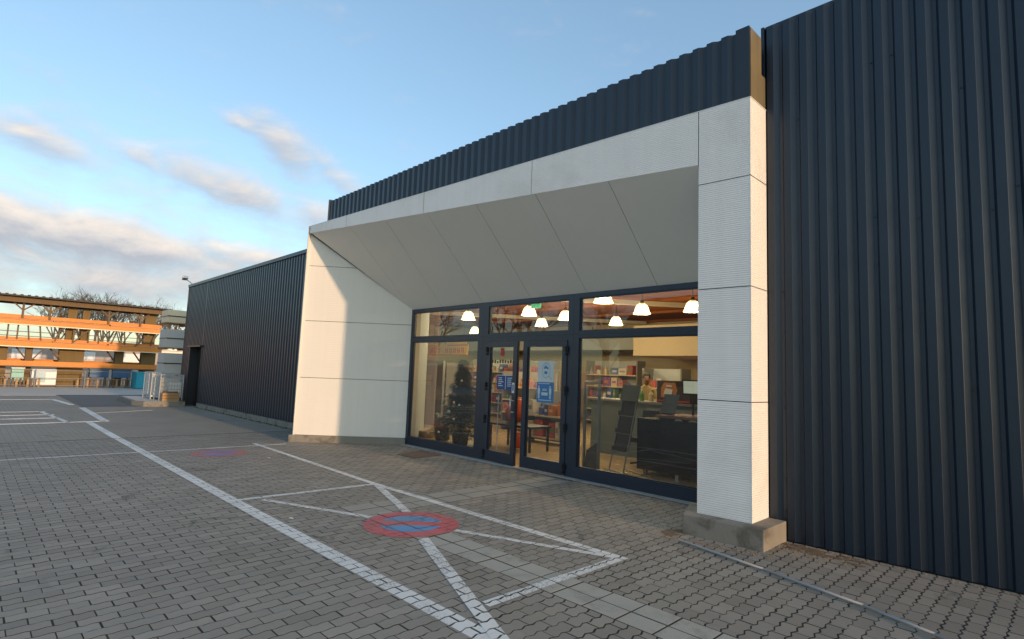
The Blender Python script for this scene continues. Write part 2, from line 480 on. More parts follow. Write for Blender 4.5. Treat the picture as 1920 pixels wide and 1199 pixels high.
def paver_mesh(mb, poly, z, h=.014, inset=.0012, drop=.004, tx=0, ty=0):
    n = len(poly); cx = sum(q[0] for q in poly)/n; cy = sum(q[1] for q in poly)/n
    if area2(poly) < 0: poly = poly[::-1]
    w = max(q[0] for q in poly)-min(q[0] for q in poly); l = max(q[1] for q in poly)-min(q[1] for q in poly)
    fx, fy = max(.2, 1-2*inset/max(w, .02)), max(.2, 1-2*inset/max(l, .02))
    zz = lambda q: z+(q[0]-cx)*tx+(q[1]-cy)*ty
    top = [(cx+(q[0]-cx)*fx, cy+(q[1]-cy)*fy, zz(q)) for q in poly]
    mid = [(q[0], q[1], zz(q)-drop) for q in poly]
    bot = [(q[0], q[1], z-h) for q in poly]
    vs = top+mid+bot
    fs = [tuple(range(n))]+[(n+i, n+(i+1) % n, (i+1) % n, i) for i in range(n)]+[(2*n+i, 2*n+(i+1) % n, n+(i+1) % n, n+i) for i in range(n)]
    o = len(mb.f); mb.add(vs, fs)
    for i in range(o+1, len(mb.f)): mb.mi[i] = 1          # sides coloured dark like the joint soil, to suppress sunlit edge lines
    return top


tops = []                             # (polygon, z) of every paver top, for the paint
cands = []
stuff = MB()
ncol = int((1.6+14.0)/PX); nrow = int(8.9/PY)+1


def split_out(polys, rect):
    out = []
    for P in polys:
        if max(q[0] for q in P) < rect[0] or min(q[0] for q in P) > rect[1] or max(q[1] for q in P) < rect[2] or min(q[1] for q in P) > rect[3]:
            out.append(P); continue
        a = clip(P, lambda q: rect[2]-q[1]); b = clip(P, lambda q: q[1]-rect[3])
        c = clip(clip(P, lambda q: q[1]-rect[2]), lambda q: rect[3]-q[1])
        if c:
            out += [q for q in (clip(c, lambda q: rect[0]-q[0]), clip(c, lambda q: q[0]-rect[1])) if q]
        out += [q for q in (a, b) if q]
    return [q for q in out if abs(area2(q)) > .0006]


for i in range(ncol):
    x = 1.6-(i+1)*PX
    for j in range(-1, nrow):
        y = -2.0+j*PY+(PY/2 if i % 2 else 0)
        if y+PY < -2.0: continue
        ymax = 6.93 if -12.0 < x < -3.2 else 6.24
        if y > ymax-.03: continue
        amp = .0105 if (y > 3.4 or x > -3) else .0055
        w, L = PX-(random.uniform(.009, .0125) if (x > -3.2 and y > 2.6) else random.uniform(.004, .0065)), PY-random.uniform(.0045, .0075)
        dx, dy = random.gauss(0, .0009), random.gauss(0, .0014)
        P = outline(x+dx, y+dy, w, L, amp)
        if y < -2.0: P = clip(P, lambda q: q[1]+2.0)
        if y+PY > ymax: P = clip(P, lambda q: ymax-q[1])
        if not P: continue
        z = random.gauss(0, .0006)
        whole = [P]
        for rc in (TB, TS): whole = split_out(whole, rc)
        dist = math.hypot(x+1.2, y-3.0)
        full = len(whole) == 1 and whole[0] is P and -2 <= y and y+PY <= ymax
        for Q in whole:
            cx = sum(q[0] for q in Q)/len(Q); cy = sum(q[1] for q in Q)/len(Q)
            v = Vector((cx, cy, -1.6)); dp = v.dot(fw)
            if full and dp > .5:
                px, py = v.dot(r2)/dp, v.dot(u2)/dp
                if abs(px) < .90 and abs(py) < .57:
                    cands.append((dp*dp*dp, Q, z)); continue
            tp = paver_mesh(stuff, Q, z); tops.append(([q[:2] for q in tp], z))
cands.sort(key=lambda c: c[0])
part_mesh = {}
for n, (d, Q, z) in enumerate(cands):
    if n < 300:
        mb = MB(); cx = sum(q[0] for q in Q)/len(Q); cy = sum(q[1] for q in Q)/len(Q)
        key = (len(Q), n % 10) if len(Q) == 12 else (n,)
        amp_key = .0105 if (cy-.106 > 3.4 or cx > -3) else .0055
        key = (amp_key, n % 8)
        if key not in part_mesh:
            paver_mesh(mb, [(q[0]-cx, q[1]-cy) for q in Q], 0, tx=random.gauss(0, .003), ty=random.gauss(0, .003))
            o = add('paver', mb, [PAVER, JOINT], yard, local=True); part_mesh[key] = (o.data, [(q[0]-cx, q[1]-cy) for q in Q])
        else:
            o = bpy.data.objects.new('paver', part_mesh[key][0]); COL.objects.link(o); o.parent = yard
        o.location = (cx, cy, z)
        Q = [(q[0]+cx, q[1]+cy) for q in part_mesh[key][1]]
        tops.append(([(cx+(q[0]-cx)*.93, cy+(q[1]-cy)*.96) for q in Q], z+.0006))
    else:
        tp = paver_mesh(stuff, Q, z); tops.append(([q[:2] for q in tp], z))
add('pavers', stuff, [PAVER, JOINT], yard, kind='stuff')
# ribbed slabs
slab_rects = []
for k in range(26):
    for r in range(2):
        x1 = 1.7-k*.283; x0 = x1-.283
        if x0 < TB[0]: x0 = TB[0]
        if x1 <= TB[0]: continue
        slab_rects.append((x0, x1, 3.27+r*.195, 3.465+r*.195, 0))
for k in range(9):
    for r in range(2):
        slab_rects.append((-6.10+r*.26, -5.84+r*.26, 3.27+k*.4, min(3.67+k*.4, 6.9), 1))
for (x0, x1, y0, y1, kind_) in slab_rects:
    z = random.gauss(.001, .0012)
    Q = [(x0+.0045, y0+.0045), (x1-.0045, y0+.0045), (x1-.0045, y1-.0045), (x0+.0045, y1-.0045)]
    mb = MB(); tp = paver_mesh(mb, Q, z, inset=.0015, drop=.004)
    if kind_ == 0 and x0 > -4.6:                     # shallow ribs along the slab
        for q in range(5):
            yy = y0+.028+q*.033
            mb.box(x0+.012, x1-.012, yy, yy+.013, z, z+.0016)
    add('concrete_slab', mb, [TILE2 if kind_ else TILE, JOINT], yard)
    tops.append(([q[:2] for q in tp], z+.0012))


NP = [0]


def painted(name, conv, m, label, cat, group=None, dz=None, parent=None):
    """paint on the paver tops: every top polygon clipped to the marking's outline"""
    if area2(conv) < 0: conv = conv[::-1]
    if dz is None: NP[0] += 1; dz = .0012+.00022*NP[0]
    bx = (min(q[0] for q in conv)-.2, max(q[0] for q in conv)+.2, min(q[1] for q in conv)-.2, max(q[1] for q in conv)+.2)
    mb = MB()
    for P, z in tops:
        if not (bx[0] < P[0][0] < bx[1] and bx[2] < P[0][1] < bx[3]): continue
        if area2(P) < 0: P = P[::-1]
        q = clip_convex(P, conv)
        if q and abs(area2(q)) > 2e-5: mb.add([(a[0], a[1], z+dz) for a in q], [tuple(range(len(q)))])
    if mb.v: return add(name, mb, m, parent, label=label, cat=cat, group=group)


def quad(a, b, w):
    d = Vector((b[0]-a[0], b[1]-a[1])).normalized(); n = Vector((-d.y, d.x))*w/2
    return [(a[0]-n.x, a[1]-n.y), (b[0]-n.x, b[1]-n.y), (b[0]+n.x, b[1]+n.y), (a[0]+n.x, a[1]+n.y)]


LG = 'white lines painted on the paving'
painted('painted_line', quad((-14.0, 2.43), (-1.6, 2.44), .145), LINE, 'longest white line on the pavers, edge of the parking bays on the yard side', 'road marking', LG)
painted('painted_line', quad((-12.0, 4.44), (-7.06, 4.31), .09), LINE, 'white bay line on the shop side beside the faded emblem', 'road marking', LG)
painted('painted_line', quad((-7.06, 4.31), (-2.93, 4.385), .10), LINE, 'white bay line on the shop side beside the bright red and blue emblem', 'road marking', LG)
painted('painted_line', quad((-2.98, 4.34), (-2.99, 2.76), .10), LINE, 'short white end line of the crossed bay, nearest the pillar', 'road marking', LG)
painted('painted_line', quad((-7.09, 2.5), (-7.05, 4.27), .085), LINE, 'short white divider line between the crossed bay and the faded-emblem bay', 'road marking', LG)
painted('painted_line', quad((-11.7, .5), (-11.62, 4.95), .075), LINE, 'thin white line crossing the longest line towards the white wing', 'road marking', LG)
painted('painted_line', quad((-6.95, 2.73), (-5.5, 3.33), .075), LINE, 'diagonal white stroke from the bay divider to the bright emblem, lower one', 'road marking', LG)
painted('painted_line', quad((-4.56, 3.75), (-3.02, 4.36), .075), LINE, 'diagonal white stroke from the bright emblem to the corner by the pillar', 'road marking', LG)
painted('painted_line', quad((-6.98, 4.30), (-5.42, 3.76), .10), LINE, 'diagonal white stroke from the shop-side line to the bright emblem', 'road marking', LG)
painted('painted_line', quad((-4.53, 3.33), (-2.50, 2.47), .11), LINE, 'diagonal white stroke from the bright emblem to the longest line', 'road marking', LG)


def emblem(c, r, red, blue, label, cats, rot):
    root = thing('no_parking_emblem', label, cats, (c[0], c[1], 0))
    ring = [(c[0]+r*math.cos(a*math.pi/20), c[1]+r*math.sin(a*math.pi/20)) for a in range(40)]
    painted('red_disc', ring, red, None, None, dz=.0040, parent=root)
    ri = r*.64
    for sgn in (1, -1):
        d = .075*r/.5
        a0 = math.asin(d/ri)
        seg = [(ri*math.cos(a), ri*math.sin(a)) for a in [a0+(math.pi-2*a0)*k/14 for k in range(15)]]
        seg = [(x*sgn, y*sgn) for x, y in seg]
        ca, sa = math.cos(rot), math.sin(rot)
        seg = [(c[0]+x*ca-y*sa, c[1]+x*sa+y*ca) for x, y in seg]
        painted('blue_segment', seg, blue, None, None, dz=.0048, parent=root)


emblem((-5.02, 3.535), .50, RED, BLUE, 'bright red ring with blue halves, no parking emblem in the crossed bay', 'road marking', R(49))
emblem((-10.95, 3.46), .47, RED_F, BLUE_F, 'worn pale red and violet no parking emblem in front of the white wing', 'road marking', R(49))


def far_line(a, b, w, label):
    q = quad(a, b, w); mb = MB(); mb.slab([(x, y, .003) for x, y in q], (0, 0, 1), .004)
    add('painted_line', mb, LINE, label=label, cat='road marking', group=LG)


far_line((-17.7, 2.45), (-14.0, 2.43), .145, 'far end of the longest white line, where it meets the hatched bays')
far_line((-17.3, -6), (-17.95, 2.85), .17, 'white cross line closing the hatched area on its near side')
far_line((-19.1, -6), (-19.25, 1.98), .15, 'hatch stripe of the far marked area, first behind the cross line')
far_line((-20.2, -6), (-20.4, 2.0), .15, 'hatch stripe of the far marked area, second behind the cross line')
far_line((-21.4, -6), (-21.6, 1.9), .13, 'hatch stripe of the far marked area, third behind the cross line')
far_line((-21.6, 1.8), (-17.75, 2.05), .10, 'slanted white edge joining the ends of the hatch stripes')
far_line((-23.05, 2.95), (-17.9, 2.82), .17, 'thick white wedge line pointing from the kerb island')
far_line((-27.6, -8), (-27.8, 2.62), .22, 'far white line across the yard in front of the asphalt strip')
far_line((-27.8, 2.62), (-24.6, 2.85), .16, 'short white stroke at the end of the far cross line')
far_line((-30.6, -8), (-30.8, 3.0), .2, 'farthest white line across the yard near the fence')
far_line((-20.7, 2.95), (-21.45, 4.6), .05, 'thin faint line on the sunny paving before the kerb island')

# brown doormat, steel rail, dirt and grit
mb = MB(); mb.slab([(-9.25, 6.1, .012), (-8.7, 6.1, .012), (-8.75, 6.78, .012), (-9.42, 6.8, .012)], (0, 0, 1), .012)
add('door_mat', mb, RUST, label='worn brown mat on the paving below the left shop window', cat='mat')
mb = MB(); rp = [(-2.9, 5.285), (-2.0, 5.09), (-1.2, 4.875), (-.75, 4.70), (-.2, 4.44), (.6, 4.0)]
for a_, b_ in zip(rp, rp[1:]): mb.tube((*a_, .017), (*b_, .017), .0115, n=10); mb.ball((*b_, .017), .0115, 8, 6)
add('steel_rail', mb, mat('dull_steel', (.36, .365, .37), .5, .2, var=.15), label='thin grey steel tube lying on the pavers in front of the pillar', cat='rail', smooth=True)
mb = MB()
for k in range(2600):
    t = random.random()
    if t < .34: x, y = random.gauss(-2.0, .28), random.gauss(6.02, .14)
    elif t < .56: x = random.uniform(-3.1, -2.1); y = 5.42+(x+3)*.24-abs(random.gauss(0, .07))
    elif t < .70: x, y = random.gauss(-3.15, .12), random.gauss(5.55, .16)
    elif t < .90: x = random.uniform(-7.6, -3.3); y = 6.90-abs(random.gauss(0, .02))
    else: x = random.uniform(-1.9, .8); y = 6.2-abs(random.gauss(0, .03))
    if y > 6.2 and x > -3.2: continue
    s_ = random.uniform(.0025, .0085); a = random.random()*3
    vs = [(x+s_*math.cos(a+q*1.57), y+s_*math.sin(a+q*1.57), 0) for q in range(4)]+[(x, y, s_*random.uniform(.8, 1.4))]
    mb.add(vs, [(0, 1, 4), (1, 2, 4), (2, 3, 4), (3, 0, 4)])
add('gravel', mb, GRAVEL, label='loose brown grit scattered round the concrete pillar foot and sill', kind='stuff')


def blob(cx, cy, rx, ry, z, mb, n=22):
    pts = [(cx+rx*random.uniform(.62, 1.1)*math.cos(2*math.pi*k/n), cy+ry*random.uniform(.62, 1.1)*math.sin(2*math.pi*k/n), z) for k in range(n)]
    mb.add(pts+[(cx, cy, z+.006)], [(k, (k+1) % n, n) for k in range(n)])


mb = MB()
for k in range(60):
    x = random.uniform(-6.9, -3.35); blob(x, 6.925+random.gauss(0, .008), random.uniform(.05, .14), random.uniform(.018, .04), .001+random.random()*.003, mb, 12)
for k in range(16): blob(random.gauss(-1.85, .16), random.gauss(6.08, .06), .1, .05, .001+random.random()*.003, mb, 12)
for k in range(8): blob(random.gauss(-3.12, .05), random.gauss(5.6, .14), .06, .06, .001+random.random()*.003, mb, 12)
add('dirt', mb, SOIL, label='brown earth washed up along the shop sill and pillar foot', kind='stuff')
for k, (x, y) in enumerate(((-6.3, 2.95), (-5.95, 2.62), (-10.0, 3.95))):
    mb = MB(); mb.slab([(x, y, .009), (x+.05, y+.01, .012), (x+.045, y+.035, .008), (x-.005, y+.03, .01)], (0, 0, 1), .004)
    add('paper_scrap', mb, WHITEPL, label=['white scrap of paper inside the crossed bay, near its divider', 'white scrap of paper beside the longest line', 'white scrap of paper above the faded emblem'][k], cat='litter')

# ------------------------------------------------------------------ store building
store = thing('store_building', 'dark corrugated metal shop with white flared entrance portal and lit glazed front', 'shop building', (-6, 7, 0))
YW, YG = 6.27, 7.07
PITCH = .175


def cladding(x0, x1, y, z0, z1, cap_l=False, cap_r=False, end=True):
    """trapezoid sheet: crest proud towards -Y at y-.035, valley at y"""
    mb = MB(); prof = []
    x = x0
    while x < x1-1e-6:
        for dx, dy in ((0, 0), (.022, -.036), (.094, -.036), (.146, 0)):
            if x+dx <= x1+1e-6: prof.append((x+dx, y+dy))
        x += PITCH
    prof.append((x1, y))
    n = len(prof)
    vs = [(a, b, z0) for a, b in prof]+[(a, b, z1) for a, b in prof]+[(a, b+.006, z0) for a, b in prof]+[(a, b+.006, z1) for a, b in prof]
    fs = []
    for i in range(n-1):
        fs += [(i, i+1, n+i+1, n+i), (2*n+i+1, 2*n+i, 3*n+i, 3*n+i+1), (n+i, n+i+1, 3*n+i+1, 3*n+i), (i+1, i, 2*n+i, 2*n+i+1)]
    mb.add(vs, fs)
    return mb


x = -2.40
first = None
while x < 4.6:                                        # tall wall on the right, five ribs to a sheet
    if first is None:
        first = add('cladding_sheet', cladding(x, x+5*PITCH, YW, .012, 5.69), CLAD, store)
        o = first
    else:
        o = first.copy(); COL.objects.link(o)
    o.parent = store
    o.location = (x+2.40, random.gauss(0, .0012), 0)
    x += 5*PITCH
mb = MB(); mb.box(-2.42, 4.6, YW+.012, YW+.2, -.01, 5.67)
add('wall_core', mb, GAP, store)
mb = MB(); mb.box(-2.44, -2.405, YW-.04, YW+.22, .2, 5.70); mb.box(-2.405, 4.6, YW-.0, YW+.22, 5.69, 5.715)
add('corner_flashing', mb, TRIM, store)
mb = MB()
for k in range(70):
    xx = -2.40+PITCH*random.randrange(0, 30)+.160; zz = random.choice((.5, 1.3, 1.9, 2.6, 3.3, 3.9, 4.6, 5.2))+random.uniform(-.3, .3)
    mb.tube((xx, YW-.012, zz), (xx, YW, zz), .008, n=6)
add('screws', mb, BLACK, store, kind='stuff')

# parapet above the portal
PF = 5.81
x = -12.19
first = None
nsheet = 0
while x+5*PITCH < -2.62:
    if first is None: first = add('parapet_sheet', cladding(x, x+5*PITCH, PF+.036, 4.70, 5.50), CLAD, store); o = first
    else: o = first.copy(); COL.objects.link(o); o.parent = store
    o.location = (nsheet*5*PITCH, 0, 0)
    x += 5*PITCH; nsheet += 1
if x < -2.56: add('parapet_sheet', cladding(x, -2.55, PF+.036, 4.70, 5.50), CLAD, store)
mb = MB(); mb.box(-2.55, -2.40, PF-.004, PF+.02, 4.70, 5.515); add('parapet_corner', mb, TRIM, store)
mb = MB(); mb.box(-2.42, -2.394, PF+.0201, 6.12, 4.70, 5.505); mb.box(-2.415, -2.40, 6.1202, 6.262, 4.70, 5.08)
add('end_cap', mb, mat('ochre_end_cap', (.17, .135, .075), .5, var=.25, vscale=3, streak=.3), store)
mb = MB(); mb.box(-12.25, -12.192, PF-.02, PF+.3, 4.69, 5.53)
add('parapet_corner', mb, TRIM, store)
mb = MB(); mb.box(-12.19, -2.42, PF+.044, 6.1, 4.70, 5.49)
add('parapet_core', mb, GAP, store)

# entrance portal: core behind thin panels, each panel a part of the portal
A2, B2 = Vector((-11.87, 5.19, 0)), Vector((-2.395, 5.81, 0))
PD = (B2-A2).normalized(); PN = Vector((PD.y, -PD.x, 0))      # portal front direction and outward normal


def front(x, z=0.0): return Vector((x, 5.19+(x+11.87)*(.62/9.475), z))


def fb(x): return 4.535+(x+11.74)*(4.06-4.535)/(11.74-2.97)   # lower edge of the fascia


TOP = 4.69
SX = [-11.74, -10.21, -8.99, -7.79, -6.59, -5.38, -4.165, -2.97]
RX = [-10.39, -10.39, -9.31, -8.03, -6.757, -5.517, -4.24, -3.42]
RY, RZ = 7.04, 2.955
core = MB()
off = Vector((0, .035, .03))
for k in range(7):
    a, b = front(SX[k], fb(SX[k])), front(SX[k+1], fb(SX[k+1])); c, d = Vector((RX[k+1], RY, RZ)), Vector((RX[k], RY, RZ))
    q = [a, b, c, d] if k else [a, b, c]
    core.add([p_+off for p_ in q], [tuple(range(len(q)))])
core.box(-12.15, -2.42, 5.86, 6.26, 4.60, 4.685)
# slab behind the fascia
core.add([front(-11.8, 4.66)+Vector((.02, .03, 0)), front(-2.42, 4.66)+Vector((0, .03, 0)), front(-2.42, 4.10)+Vector((0, .03, 0)), front(-2.97, 4.09)+Vector((0, .03, 0)), front(-11.74, 4.56)+Vector((.02, .03, 0))], [(0, 1, 2, 3, 4)])
# behind the wing and inside the pillar
core.add([(-11.955, 5.24, .0), (-10.41, 7.075, .0), (-10.41, 7.075, 2.9), (-11.935, 5.26, 4.45)], [(0, 1, 2, 3)])
core.add([(-2.955, 5.80, .1), (-2.42, 5.835, .1), (-2.42, 6.262, .1), (-3.10, 6.262, .1), (-2.955, 5.80, 4.66), (-2.42, 5.835, 4.66), (-2.42, 6.262, 4.66), (-3.10, 6.262, 4.66)],
         [(0, 1, 5, 4), (1, 2, 6, 5), (2, 3, 7, 6), (3, 0, 4, 7)])
core.add([(-12.2, 6.26, 0), (-12.2, 6.26, 4.68), (-11.95, 5.3, 4.68), (-11.95, 5.3, 0)], [(0, 1, 2, 3)])
portal = add('entrance_portal', core, GAP, store)


def ribbed(poly2, to3, nrm, pitch=.023, amp=.0030, thick=.018, mb=None):
    """panel cut into horizontal flutes; poly2 in (s, z)"""
    mb = mb or MB(); n = Vector(nrm)
    z0, z1 = min(q[1] for q in poly2), max(q[1] for q in poly2)
    hp = pitch/2; k = math.floor(z0/hp)
    while k*hp < z1:
        a, b = k*hp, (k+1)*hp
        P = clip(clip(poly2, lambda q: q[1]-a), lambda q: b-q[1])
        if P:
            d = lambda z: (abs(((z/pitch) % 1.0)-.5)*2)*amp
            V3 = [to3(q[0], q[1])-n*d(q[1]) for q in P]
            ar = sum((V3[i].cross(V3[(i+1) % len(V3)]) for i in range(len(V3))), Vector())
            if ar.dot(n) < 0: V3 = V3[::-1]
            mb.add(V3, [tuple(range(len(V3)))])
        k += 1
    mb.slab([to3(q[0], q[1])-n*(amp+.002) for q in poly2], n, thick-amp)
    return mb


G2 = .005
FJ = [-11.80, -10.33, -7.89, -5.455, -2.97]
for k in range(4):                                     # fascia panels
    a, b = FJ[k]+G2, FJ[k+1]-G2
    P = [(a, fb(max(a, -11.74)) if k else 4.535), (b, fb(b)), (b, TOP), (a, TOP)]
    add('fascia_panel', ribbed(P, lambda s, z: front(s, z), PN), WHITE, portal)
ZJ = [.175, 1.41, 2.62, 3.82, TOP]
for k in range(4):                                     # pillar, front and right side
    z0, z1 = ZJ[k]+(G2 if k else 0), ZJ[k+1]-(G2 if k < 3 else 0)
    add('pillar_panel', ribbed([(-2.97+G2, z0), (-2.395, z0), (-2.395, z1), (-2.97+G2, z1)], lambda s, z: front(s, z), PN), WHITE, portal)
    add('pillar_panel', ribbed([(5.8105, z0), (YW-.035, z0), (YW-.035, z1), (5.8105, z1)], lambda s, z: Vector((-2.393, s, z)), (1, 0, 0)), WHITE, portal)
    zt = min(z1, 4.06)
    add('pillar_panel', MB().slab([(-2.967, 5.775, z0), (-3.43, 7.03, z0), (-3.43, 7.03, min(zt, 2.95)), (-2.967, 5.775, zt)], (-.94, -.34, 0), .02), WHITEW, portal)
for k in range(7):                                     # soffit panels
    a, b = front(SX[k]+(G2 if k else -.0), 0), front(SX[k+1]-G2, 0)
    a.z, b.z = fb(a.x), fb(b.x)
    c, d = Vector((RX[k+1]-G2, RY, RZ)), Vector((RX[k]+G2, RY, RZ))
    q = [a, b, c, d] if k else [a, b, c]
    nn = (q[1]-q[0]).cross(q[2]-q[0]).normalized()
    if nn.z > 0: nn = -nn
    add('soffit_panel', MB().slab(q, nn, .015), SOFFIT, portal)
WJ = [.155, 1.375, 2.612, 3.83, 4.545]
wo, wi = Vector((-11.925, 5.205, 0)), Vector((-10.375, 7.045, 0))
wd = (wi-wo).normalized(); wn = Vector((wd.y, -wd.x, 0)); WL = (wi-wo).length
to_w = lambda s, z: wo+wd*(s+.05*(z/4.5))+Vector((0, 0, z))
wtop = lambda s: 4.545+(s/WL)*(2.955-4.545)
wp = [(0, .155), (WL, .145), (WL-.03, 2.955), (0.005, 4.545)]
for k in range(4):
    z0, z1 = WJ[k]+(G2 if k else -.02), WJ[k+1]-(G2 if k < 3 else -.01)
    P = clip(clip(wp, lambda q: q[1]-z0), lambda q: z1-q[1])
    add('wing_panel', ribbed(P, to_w, wn, pitch=.039, amp=.0012), WHITEW, portal)
add('wing_panel', MB().slab([(-11.93, 5.2, .15), (-12.2, 6.26, .15), (-12.2, 6.26, 4.69), (-11.87, 5.19, 4.69)], (-.97, -.25, 0), .02), WHITEW, portal)
add('top_cap', MB().slab([front(-11.87, 4.70), front(-2.39, 4.70), Vector((-2.39, 6.26, 4.70)), Vector((-12.2, 6.26, 4.70))], (0, 0, 1), .008), WHITE, portal)
add('concrete_base', MB().slab([(wo+wn*.045-wd*.07)+Vector((0, 0, .15)), (wi+wn*.045-wd*.02)+Vector((0, 0, .15)), (wi-wn*.05)+Vector((0, 0, .15)), (-12.2, 6.2, .15), (-12.02, 5.2, .15)], (0, 0, 1), .17), CONC, portal)
base = MB(); bt = [(-3.03, 5.475), (-2.215, 5.655), (-2.215, 6.236), (-3.24, 6.236), (-3.5, 6.90), (-3.62, 6.90), (-3.22, 6.10)]
bt = [(-3.03, 5.585), (-2.215, 5.645), (-2.215, 6.232), (-3.28, 6.232)]
base.slab([(a, b, .203) for a, b in bt], (0, 0, 1), .22)
pb = add('concrete_base', base, CONC, portal)
bm = pb.modifiers.new('edge', 'BEVEL'); bm.width = .008; bm.segments = 2
base = MB(); base.slab([(-3.2, 6.234, .19), (-2.42, 6.234, .19), (-2.42, 7.0, .19), (-3.52, 7.0, .19)], (0, 0, 1), .2)
add('concrete_base', base, CONC, portal)
add('sill', MB().box(-10.40, -3.40, 6.93, 7.028, -.015, .022), SILL, store)

# ------------------------------------------------------------------ glazing
def frame_box(mb, x0, x1, z0, z1, y0=7.03, y1=7.11): mb.box(x0, x1, y0, y1, z0, z1)


def window(x0, x1, z0, z1, l, r, b, t):
    w = MB()
    frame_box(w, x0, x0+l, z0, z1); frame_box(w, x1-r, x1, z0, z1)
    frame_box(w, x0+l, x1-r, z0, z0+b); frame_box(w, x0+l, x1-r, z1-t, z1)
    # glazing beads, set back from the face
    w.box(x0+l, x0+l+.018, 7.046, 7.10, z0+b, z1-t); w.box(x1-r-.018, x1-r, 7.046, 7.10, z0+b, z1-t)
    w.box(x0+l+.018, x1-r-.018, 7.046, 7.10, z0+b, z0+b+.018); w.box(x0+l+.018, x1-r-.018, 7.046, 7.10, z1-t-.018, z1-t)
    o = add('window', w, FRAME, store)
    add('pane', MB().box(x0+l, x1-r, 7.062, 7.074, z0+b, z1-t), GLASS, o)
    return o


TR0, TR1 = 2.235, 2.335
window(-10.39, -7.985, .022, 2.285, .09, .135, .16, .05)
window(-10.39, -7.985, 2.287, 2.955, .09, .135, .05, .075)
window(-7.983, -5.765, 2.287, 2.955, .15, .11, .06, .08)
window(-5.763, -3.42, 2.287, 2.955, .115, .09, .05, .075)
window(-5.763, -3.42, .022, 2.285, .115, .09, .17, .05)
mb = MB()
frame_box(mb, -7.983, -7.83, .022, 2.285); frame_box(mb, -5.88, -5.765, .022, 2.285); frame_box(mb, -7.83, -5.88, 2.20, 2.285)
add('door_frame', mb, FRAME, store)


